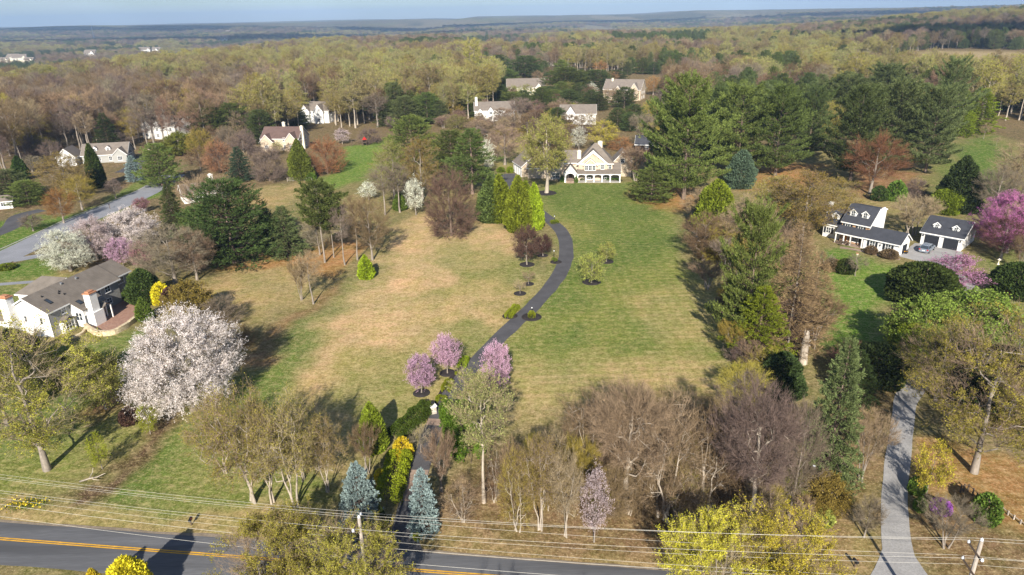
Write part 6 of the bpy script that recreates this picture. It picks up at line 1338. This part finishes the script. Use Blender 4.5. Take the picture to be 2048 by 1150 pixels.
# garden trees filling the ground between the stone house and the white houses beyond
gr=random.Random(31)
for i in range(95):
    bx=gr.uniform(775,1300); by=gr.uniform(232,302)
    if bx<905 and by>262: continue
    if 968<bx<1050 and by>272 or (1105<bx<1260 and by>290): continue
    if 1190<bx<1295 and by>198: continue
    if (930<bx<1035 and by>247 and by<262 and gr.random()<.5): continue
    k=gr.choice(['bare_round','bare_low','bare_vase','bud_round','bare_round']); h=gr.uniform(20,46); w=gr.uniform(36,72)
    if 925<bx<1040 and 241<by<290 or 1115<bx<1205 and 248<by<290: h=gr.uniform(10,20) if gr.random()<.6 else gr.uniform(24,34); k='bare_low' if h<20 else 'bare_round'
    if k=='bud_round': plant(k,bx,by,by-h*1.2,w,'budding_tree','small yellow green budding garden tree between the stone house and the white houses','tree',c['bt'],'budding garden trees behind the stone house')
    else: plant(k,bx,by,by-h,w,'garden_tree','small leafless brown garden tree between the stone house and the white houses','tree',gr.choice([c['brown'],c['pinkbrown'],c['tan'],c['purple'],c['olive']]),'leafless garden trees behind the stone house')
for i in range(12):
    bx=gr.uniform(1030,1290); by=gr.uniform(195,262); plant('pine_dense',bx,by,by-gr.uniform(28,46),gr.uniform(30,50),'pine_tree','dark bushy pine among the garden trees behind the stone house','tree',c['pine2'],'bushy pines behind the stone house')
gr=random.Random(12)
for i in range(120):
    bx=gr.uniform(0,720); by=gr.uniform(255,345)
    if 590<bx<770 and by>285 or 120<bx<290 and by>300 or 500<bx<620 and by>270 or (262<bx<400 and by>262) or 585<bx<690 or (bx<60 and by>330): continue
    k=gr.choice(['bare_round','bare_tall','bare_low','bare_round']); h=gr.uniform(30,70)
    plant(k,bx,by,by-h,gr.uniform(45,80),'garden_tree','leafless tree in the gardens along the foot of the left woods','tree',gr.choice([c['brown'],c['grey'],c['tan'],c['purple'],c['olive']]),'leafless trees along the foot of the left woods')

# tangled brush under the roadside thicket and along the right border
gr=random.Random(91)
for i in range(150):
    bx=gr.uniform(985,1600); by=gr.uniform(880,1075)
    if by<900+max(0,(1150-bx))*.25 or by>1010+ (bx-990)*.12: continue
    plant(gr.choice(['thicket','bare_vase','thicket','bare_low']),bx,by,by-gr.uniform(55,120),gr.uniform(50,105),'brush','tangled bare brown brush filling the roadside thicket right of the drive','shrub',gr.choice([c['tan'],c['tan'],c['olive'],c['brown'],(.25,.19,.11)]),'brush of the roadside thicket')
for i in range(26):
    t=gr.random(); bx=1400+t*90+gr.uniform(-25,60); by=430+t*330+gr.uniform(-15,15)
    plant(gr.choice(['bare_round','bare_vase','bare_low']),bx,by,by-gr.uniform(50,85),gr.uniform(55,90),'brush','bare brown brush along the shaded right edge of the lawn','shrub',gr.choice([c['brown'],c['olive'],c['tan'],c['purple']]),'brush along the right edge of the lawn')
for i in range(44):
    bx=gr.uniform(985,1330); by=gr.uniform(152,236)
    if 1005<bx<1100 and 180<by<215 or 1190<bx<1295 and by>190: continue
    if gr.random()<.62: plant('pine_dense',bx,by,by-gr.uniform(30,50),gr.uniform(32,58),'pine_tree','dark pine of the evergreen band beyond the white houses','tree',gr.choice([c['pine'],c['pine2'],c['pineL']]),'evergreen band beyond the white houses')
    else: plant(gr.choice(['bare_round','bud_round']),bx,by,by-gr.uniform(26,42),gr.uniform(34,56),'garden_tree','brown or budding tree among the evergreen band beyond the white houses','tree',gr.choice([c['brown'],c['bt'],c['copper2'],c['tan']]),'trees among the evergreen band')

for x,y,H,W in ((-2.5,27,13,9),(4.5,28,11,8)): tree_at('bare_round',(x,y,0),H,W,'bare_tree','bare tree south of the road whose twig shadow falls across the asphalt','tree',c['brown'],'trees south of the road')

gr=random.Random(64)
for hx,hy,hw,n in ((990,242,60,5),(1156,249,50,4),(1052,190,60,6),(1243,200,60,5),(562,301,50,3)):
    for i in range(n):
        bx=hx+gr.uniform(-.6,.6)*hw; by=hy+gr.uniform(4,15); k=gr.choice(['bare_vase','bare_round','bud_round','bare_round'])
        plant(k,bx,by,by-gr.uniform(14,34),gr.uniform(22,40),'garden_tree','thin leafless or budding tree close in front of a distant house','tree',gr.choice([c['brown'],c['tan'],c['bt'],c['pinkbrown']]),'trees screening the distant houses')
# ------------------------------------------------------------------ woods: nearest trees are individuals, the rest one mass per kind
RNG=np.random.default_rng(77)
OPEN=[[gp(*p)[:2] for p in P] for P in [
 [(-80,1200),(-80,440),(80,300),(250,300),(400,300),(470,285),(560,290),(600,260),(760,255),(800,260),(900,245),(960,240),(1060,238),(1150,240),(1300,240),(1640,275),(1860,250),(2080,240),(2150,260),(2150,1200)],
 [(1790,118),(1850,98),(2140,104),(2140,190),(1960,175),(1800,150)],
 [(180,345),(255,345),(255,320),(180,315)],[(275,292),(400,292),(395,262),(280,262)],[(603,264),(670,264),(670,240),(603,240)],[(935,250),(1035,250),(1035,232),(935,232)],[(1125,252),(1200,252),(1200,240),(1125,240)],[(1195,242),(1292,242),(1285,194),(1205,194)],[(1012,218),(1095,218),(1090,186),(1015,186)],[(645,152),(680,152),(680,136),(645,136)],[(985,242),(1335,242),(1335,150),(985,150)],[(-15,140),(80,140),(80,121),(-15,121)],[(165,124),(200,124),(200,111),(165,111)],[(280,118),(325,118),(325,104),(280,104)],[(432,91),(462,91),(462,81),(432,81)],[(1390,184),(1420,184),(1420,165),(1390,165)],[(1640,190),(1690,190),(1690,172),(1640,172)]]]
def grid(y0,y1,sp,k):
    ys=np.arange(y0,y1,sp); out=[]
    for y in ys:
        xm=min(y*.86+60,5200); xs=np.arange(-xm,xm,sp); out.append(np.stack([xs+RNG.uniform(-.48,.48,len(xs))*sp,np.full(len(xs),y)+RNG.uniform(-.48,.48,len(xs))*sp],1))
    P=np.concatenate(out); m=np.ones(len(P),bool)
    for W in OPEN: m&=in_poly(P[:,0],P[:,1],W)<1.5
    return P[m]
P=np.concatenate([grid(225,420,7.4,0),grid(420,560,8.8,0),grid(560,1000,11.,0)]); Z=terr(P[:,0],P[:,1])
pr=np.array([proj((x,y,z+14)) for (x,y),z in zip(P,Z)]); vis=(pr[:,0]>-70)&(pr[:,0]<2120)
P=P[vis];Z=Z[vis];D=np.hypot(P[:,0],P[:,1])
bud=fbm(P[:,0]/95,P[:,1]/150,71); ev=fbm(P[:,0]/60,P[:,1]/80,81)
left=(P[:,0]<-40)
kind=np.where(bud+.12*(left&(P[:,1]>430))-.10*(left&(P[:,1]<400))>.535,'bud_tall','bare_tall')
kind=np.where((ev>.62)&(P[:,0]>-60),'pine_dense',kind); kind=np.where((RNG.random(len(P))<np.where(P[:,0]>60,.17,.08))&(P[:,0]>-150),'pine_dense',kind); kind=np.where((ev<.33)&(P[:,0]>0),'bare_round',kind)
o=np.argsort(D); cnt={}; CAP={'bud_tall':230,'bare_tall':185,'pine_dense':110,'bare_round':55}
LB={'bud_tall':('budding_tree','yellow green budding woodland tree in the woods behind the houses','budding woodland trees'),'bare_tall':('bare_tree','leafless grey brown woodland tree in the woods behind the houses','leafless woodland trees'),'pine_dense':('pine_tree','dark evergreen pine standing among the leafless woods behind the houses','evergreens in the woods'),'bare_round':('bare_tree','rounded brown leafless tree filling the woods behind the stone house','rounded leafless woodland trees')}
PALB=[c['brown'],c['grey'],c['brown'],c['tan'],c['purple'],c['olive'],(.26,.17,.11)]
PALY=[c['yg'],(.30,.32,.10),(.34,.33,.09),(.27,.23,.08),(.38,.36,.09)]
PALP=[c['pine'],c['pine2'],c['hem']]
rest={k:[] for k in CAP}
for i in o:
    k=str(kind[i]); x,y=P[i]
    if cnt.get(k,0)<CAP[k]:
        cnt[k]=cnt.get(k,0)+1; nm,lb,gr=LB[k]
        H={'bud_tall':22,'bare_tall':20,'pine_dense':15,'bare_round':12}[k]*RNG.uniform(.65,1.25); W={'bud_tall':12.5,'bare_tall':12,'pine_dense':9.5,'bare_round':12.5}[k]*RNG.uniform(.65,1.4)
        pal={'bud_tall':PALY,'bare_tall':PALB,'pine_dense':PALP,'bare_round':PALB}[k]
        tree_at(k,(x,y,float(Z[i])),H,W,nm,lb,'tree',pal[RNG.integers(len(pal))],gr)
    else: rest[k].append((x,y,float(Z[i])))
P=np.concatenate([grid(1000,1700,11.5,0),grid(1700,2900,16,0),grid(2900,5200,27,0)]); Z=terr(P[:,0],P[:,1])
pr=np.array([proj((x,y,z+10)) for (x,y),z in zip(P,Z)]); vis=(pr[:,0]>-60)&(pr[:,0]<2110); P=P[vis];Z=Z[vis]
gap=fbm(P[:,0]/420,P[:,1]/1500,31)>.70; bud=fbm(P[:,0]/130,P[:,1]/260,71);ev=fbm(P[:,0]/110,P[:,1]/300,81)
for (x,y),z,g,b_,e in zip(P,Z,gap,bud,ev):
    if g: continue
    k='pine_dense' if e>.63 or RNG.random()<.07 else ('bud_tall' if b_>.585 else ('bare_round' if RNG.random()<.5 else 'bare_tall'))
    rest[k].append((x,y,float(z)))
def mass(name,kind,cols,pts,label,H,W):
    """one woodland mass: points with scale, each carrying one of the tree meshes"""
    pts=np.array(pts); n=len(pts)
    if n==0: return
    nv=SEEDS.get(kind,1); pick=RNG.integers(0,nv,n); tint=np.ones((n,4)); tint[:,:3]=np.array(cols)[RNG.integers(0,len(cols),n)]
    me=bpy.data.meshes.new(name); me.vertices.add(n); me.vertices.foreach_set('co',pts.astype(np.float32).ravel())
    far=np.hypot(pts[:,0],pts[:,1]); grow=np.interp(far,[0,1000,1700,2900,5200],[1,1.,1.1,1.25,1.6]); sh=RNG.uniform(.6,1.35,n); sw=RNG.uniform(.6,1.45,n)*np.interp(far,[0,1000,1700,2900,5200],[1,1.,1.25,1.6,2.4])
    pr=proto(kind,0); S=np.stack([sw*W/(2*pr['R']),sw*W/(2*pr['R']),sh*H/pr['H']],1)
    a=me.attributes.new('tscale','FLOAT_VECTOR','POINT'); a.data.foreach_set('vector',S.astype(np.float32).ravel())
    a=me.attributes.new('trot','FLOAT_VECTOR','POINT'); R=np.zeros((n,3)); R[:,2]=RNG.uniform(0,6.28,n); a.data.foreach_set('vector',R.astype(np.float32).ravel())
    a=me.attributes.new('pick','INT','POINT'); a.data.foreach_set('value',pick.astype(np.int32))
    a=me.attributes.new('tint','FLOAT_COLOR','POINT'); a.data.foreach_set('color',tint.astype(np.float32).ravel())
    ob=link(name,me); tag(ob,label,'woods',kind='stuff')
    ng=bpy.data.node_groups.new(name,'GeometryNodeTree'); ng.interface.new_socket('Geometry',in_out='INPUT',socket_type='NodeSocketGeometry'); ng.interface.new_socket('Geometry',in_out='OUTPUT',socket_type='NodeSocketGeometry')
    gi=ng.nodes.new('NodeGroupInput');go=ng.nodes.new('NodeGroupOutput'); jo=ng.nodes.new('GeometryNodeJoinGeometry')
    def at(nm,ty):
        x=ng.nodes.new('GeometryNodeInputNamedAttribute'); x.data_type=ty; x.inputs['Name'].default_value=nm; return x.outputs[0]
    sc,ro,pk=at('tscale','FLOAT_VECTOR'),at('trot','FLOAT_VECTOR'),at('pick','INT')
    for v in range(nv):
        cmp=ng.nodes.new('FunctionNodeCompare'); cmp.data_type='INT'; cmp.operation='EQUAL'; ins=[s for s in cmp.inputs if s.type=='INT']; ng.links.new(pk,ins[0]); ins[1].default_value=v
        for src in SRC[(kind,v)]:
            oi=ng.nodes.new('GeometryNodeObjectInfo'); oi.transform_space='ORIGINAL'; oi.inputs['Object'].default_value=src; oi.inputs['As Instance'].default_value=True
            ip=ng.nodes.new('GeometryNodeInstanceOnPoints'); ng.links.new(gi.outputs[0],ip.inputs['Points']); ng.links.new(cmp.outputs[0],ip.inputs['Selection']); ng.links.new(oi.outputs['Geometry'],ip.inputs['Instance']); ng.links.new(ro,ip.inputs['Rotation']); ng.links.new(sc,ip.inputs['Scale']); ng.links.new(ip.outputs[0],jo.inputs[0])
    ng.links.new(jo.outputs[0],go.inputs[0]); md=ob.modifiers.new('scatter','NODES'); md.node_group=ng
    print('MASS',name,n)
# sources for the masses: crowns and trunks of individual trees already standing
SRC={}
for ob in bpy.data.objects:
    if ob.parent and ob.name.startswith('crown'):
        for (k,v),pm in _kinds.items():
            if pm['crown']==ob.data and (k,v) not in SRC: SRC[(k,v)]=(ob,[q for q in ob.parent.children if q.name.startswith('trunk')][0])
for nm,k,cols,lb,H,W in (('bare_woodland','bare_tall',PALB[:5],'far off grey brown leafless woodland covering the hills',17,12.5),('budding_woodland','bud_tall',PALY[:4],'far off yellow green budding woodland on the ridges',18,13),('evergreen_woodland','pine_dense',PALP,'far off dark evergreen stands among the bare woodland',15,8.5),('rounded_woodland','bare_round',PALB[:5],'far off rounded brown leafless trees among the houses',12,13)):
    mass(nm,k,cols,rest[k],lb,H,W)
print('INDIVIDUALS',cnt)
# ------------------------------------------------------------------ light, sky, haze, camera
SUN_EL=math.radians(30); SUN_AZ=math.radians(183)   # compass-like: direction the light comes from (south = behind the camera)
w=bpy.data.worlds.new('World'); SC.world=w; w.use_nodes=True; nt=w.node_tree; nt.nodes.clear()
out=N(nt,'ShaderNodeOutputWorld'); bg_=N(nt,'ShaderNodeBackground'); sky=N(nt,'ShaderNodeTexSky'); sky.sky_type='NISHITA'; sky.sun_disc=False; sky.sun_elevation=SUN_EL; sky.sun_rotation=SUN_AZ; sky.air_density=1.; sky.dust_density=.2; sky.ozone_density=1.6
tc=N(nt,'ShaderNodeTexCoord'); mp=N(nt,'ShaderNodeMapping'); mp.inputs['Scale'].default_value=(1.2,1.2,16); nt.links.new(tc.outputs['Generated'],mp.inputs[0])
cl=ramp(nt,noise(nt,2.6,5,mp.outputs[0],.6),.48,.72,0,.5)
skc=mixc(nt,1.,sky.outputs[0],(.80,.97,1.2,1),'MULTIPLY'); col=mixc(nt,cl,skc,(8.6,9.4,10.8,1)); nt.links.new(col,bg_.inputs[0]); bg_.inputs[1].default_value=.052; nt.links.new(bg_.outputs[0],out.inputs[0])
sl=bpy.data.lights.new('sun','SUN'); sl.energy=5.0; sl.angle=math.radians(.6); sl.color=(1,.93,.82); so=bpy.data.objects.new('sun',sl); COL.objects.link(so)
dirv=Vector((math.sin(SUN_AZ)*math.cos(SUN_EL),math.cos(SUN_AZ)*math.cos(SUN_EL),math.sin(SUN_EL))); so.rotation_euler=dirv.to_track_quat('Z','Y').to_euler(); so.location=(0,-50,120)
HAZE=True
def cloud(px,py,pz,lx,ly,seed):
    r=random.Random(seed); m=MB()
    for i in range(26):
        a=r.random()*6.28;q=r.random()**.6; R=r.uniform(.12,.26); m.ell((math.cos(a)*q*lx,math.sin(a)*q*ly,r.uniform(-20,40)),(R*lx+60,R*ly+60,r.uniform(35,80)),0,12,7)
    t=(pz-0)/math.tan(SUN_EL); return m,(px-t*math.sin(SUN_AZ)*-1*-1,py-t,pz)
cm_=surf('cloud_white',(.9,.9,.9,1),1.,.05,1)
for i,(px,py,lx,ly) in enumerate([(580,930,300,110),(-1500,3300,1500,520),(1650,2250,900,300),(-300,5200,1500,500),(2600,4400,1300,450),(-3300,5600,1500,600)]):
    m,lc=cloud(px,py,950,lx,ly,i); tag(m.build('cloud',cm_,None,lc,smooth=True),kind='stuff')
if HAZE:
    m=MB(); m.box(-15500,15500,-1500,16000,-160,260); m_,nt=newmat('thin_blue_haze'); out=N(nt,'ShaderNodeOutputMaterial'); v=N(nt,'ShaderNodeVolumePrincipled'); v.inputs['Color'].default_value=(.46,.67,1,1); v.inputs['Density'].default_value=1.05e-4; v.inputs['Anisotropy'].default_value=.0
    nt.links.new(v.outputs[0],out.inputs['Volume']); tag(m.build('haze',m_),kind='stuff')
cam=bpy.data.cameras.new('camera'); co=bpy.data.objects.new('camera',cam); COL.objects.link(co); cam.sensor_width=36; cam.lens=36*F/2048; cam.clip_start=.5; cam.clip_end=60000
co.matrix_world=Matrix(((RT[0],UP[0],-FWD[0],0),(RT[1],UP[1],-FWD[1],0),(RT[2],UP[2],-FWD[2],CAMZ),(0,0,0,1))); SC.camera=co
SC.view_settings.view_transform='Standard'; SC.view_settings.look='None'; SC.view_settings.exposure=.95; SC.view_settings.gamma=1
cy=SC.cycles; cy.max_bounces=5; cy.diffuse_bounces=2; cy.transmission_bounces=3; cy.volume_bounces=0; cy.transparent_max_bounces=4
try: cy.use_denoising=True; cy.use_adaptive_sampling=True
except Exception: pass
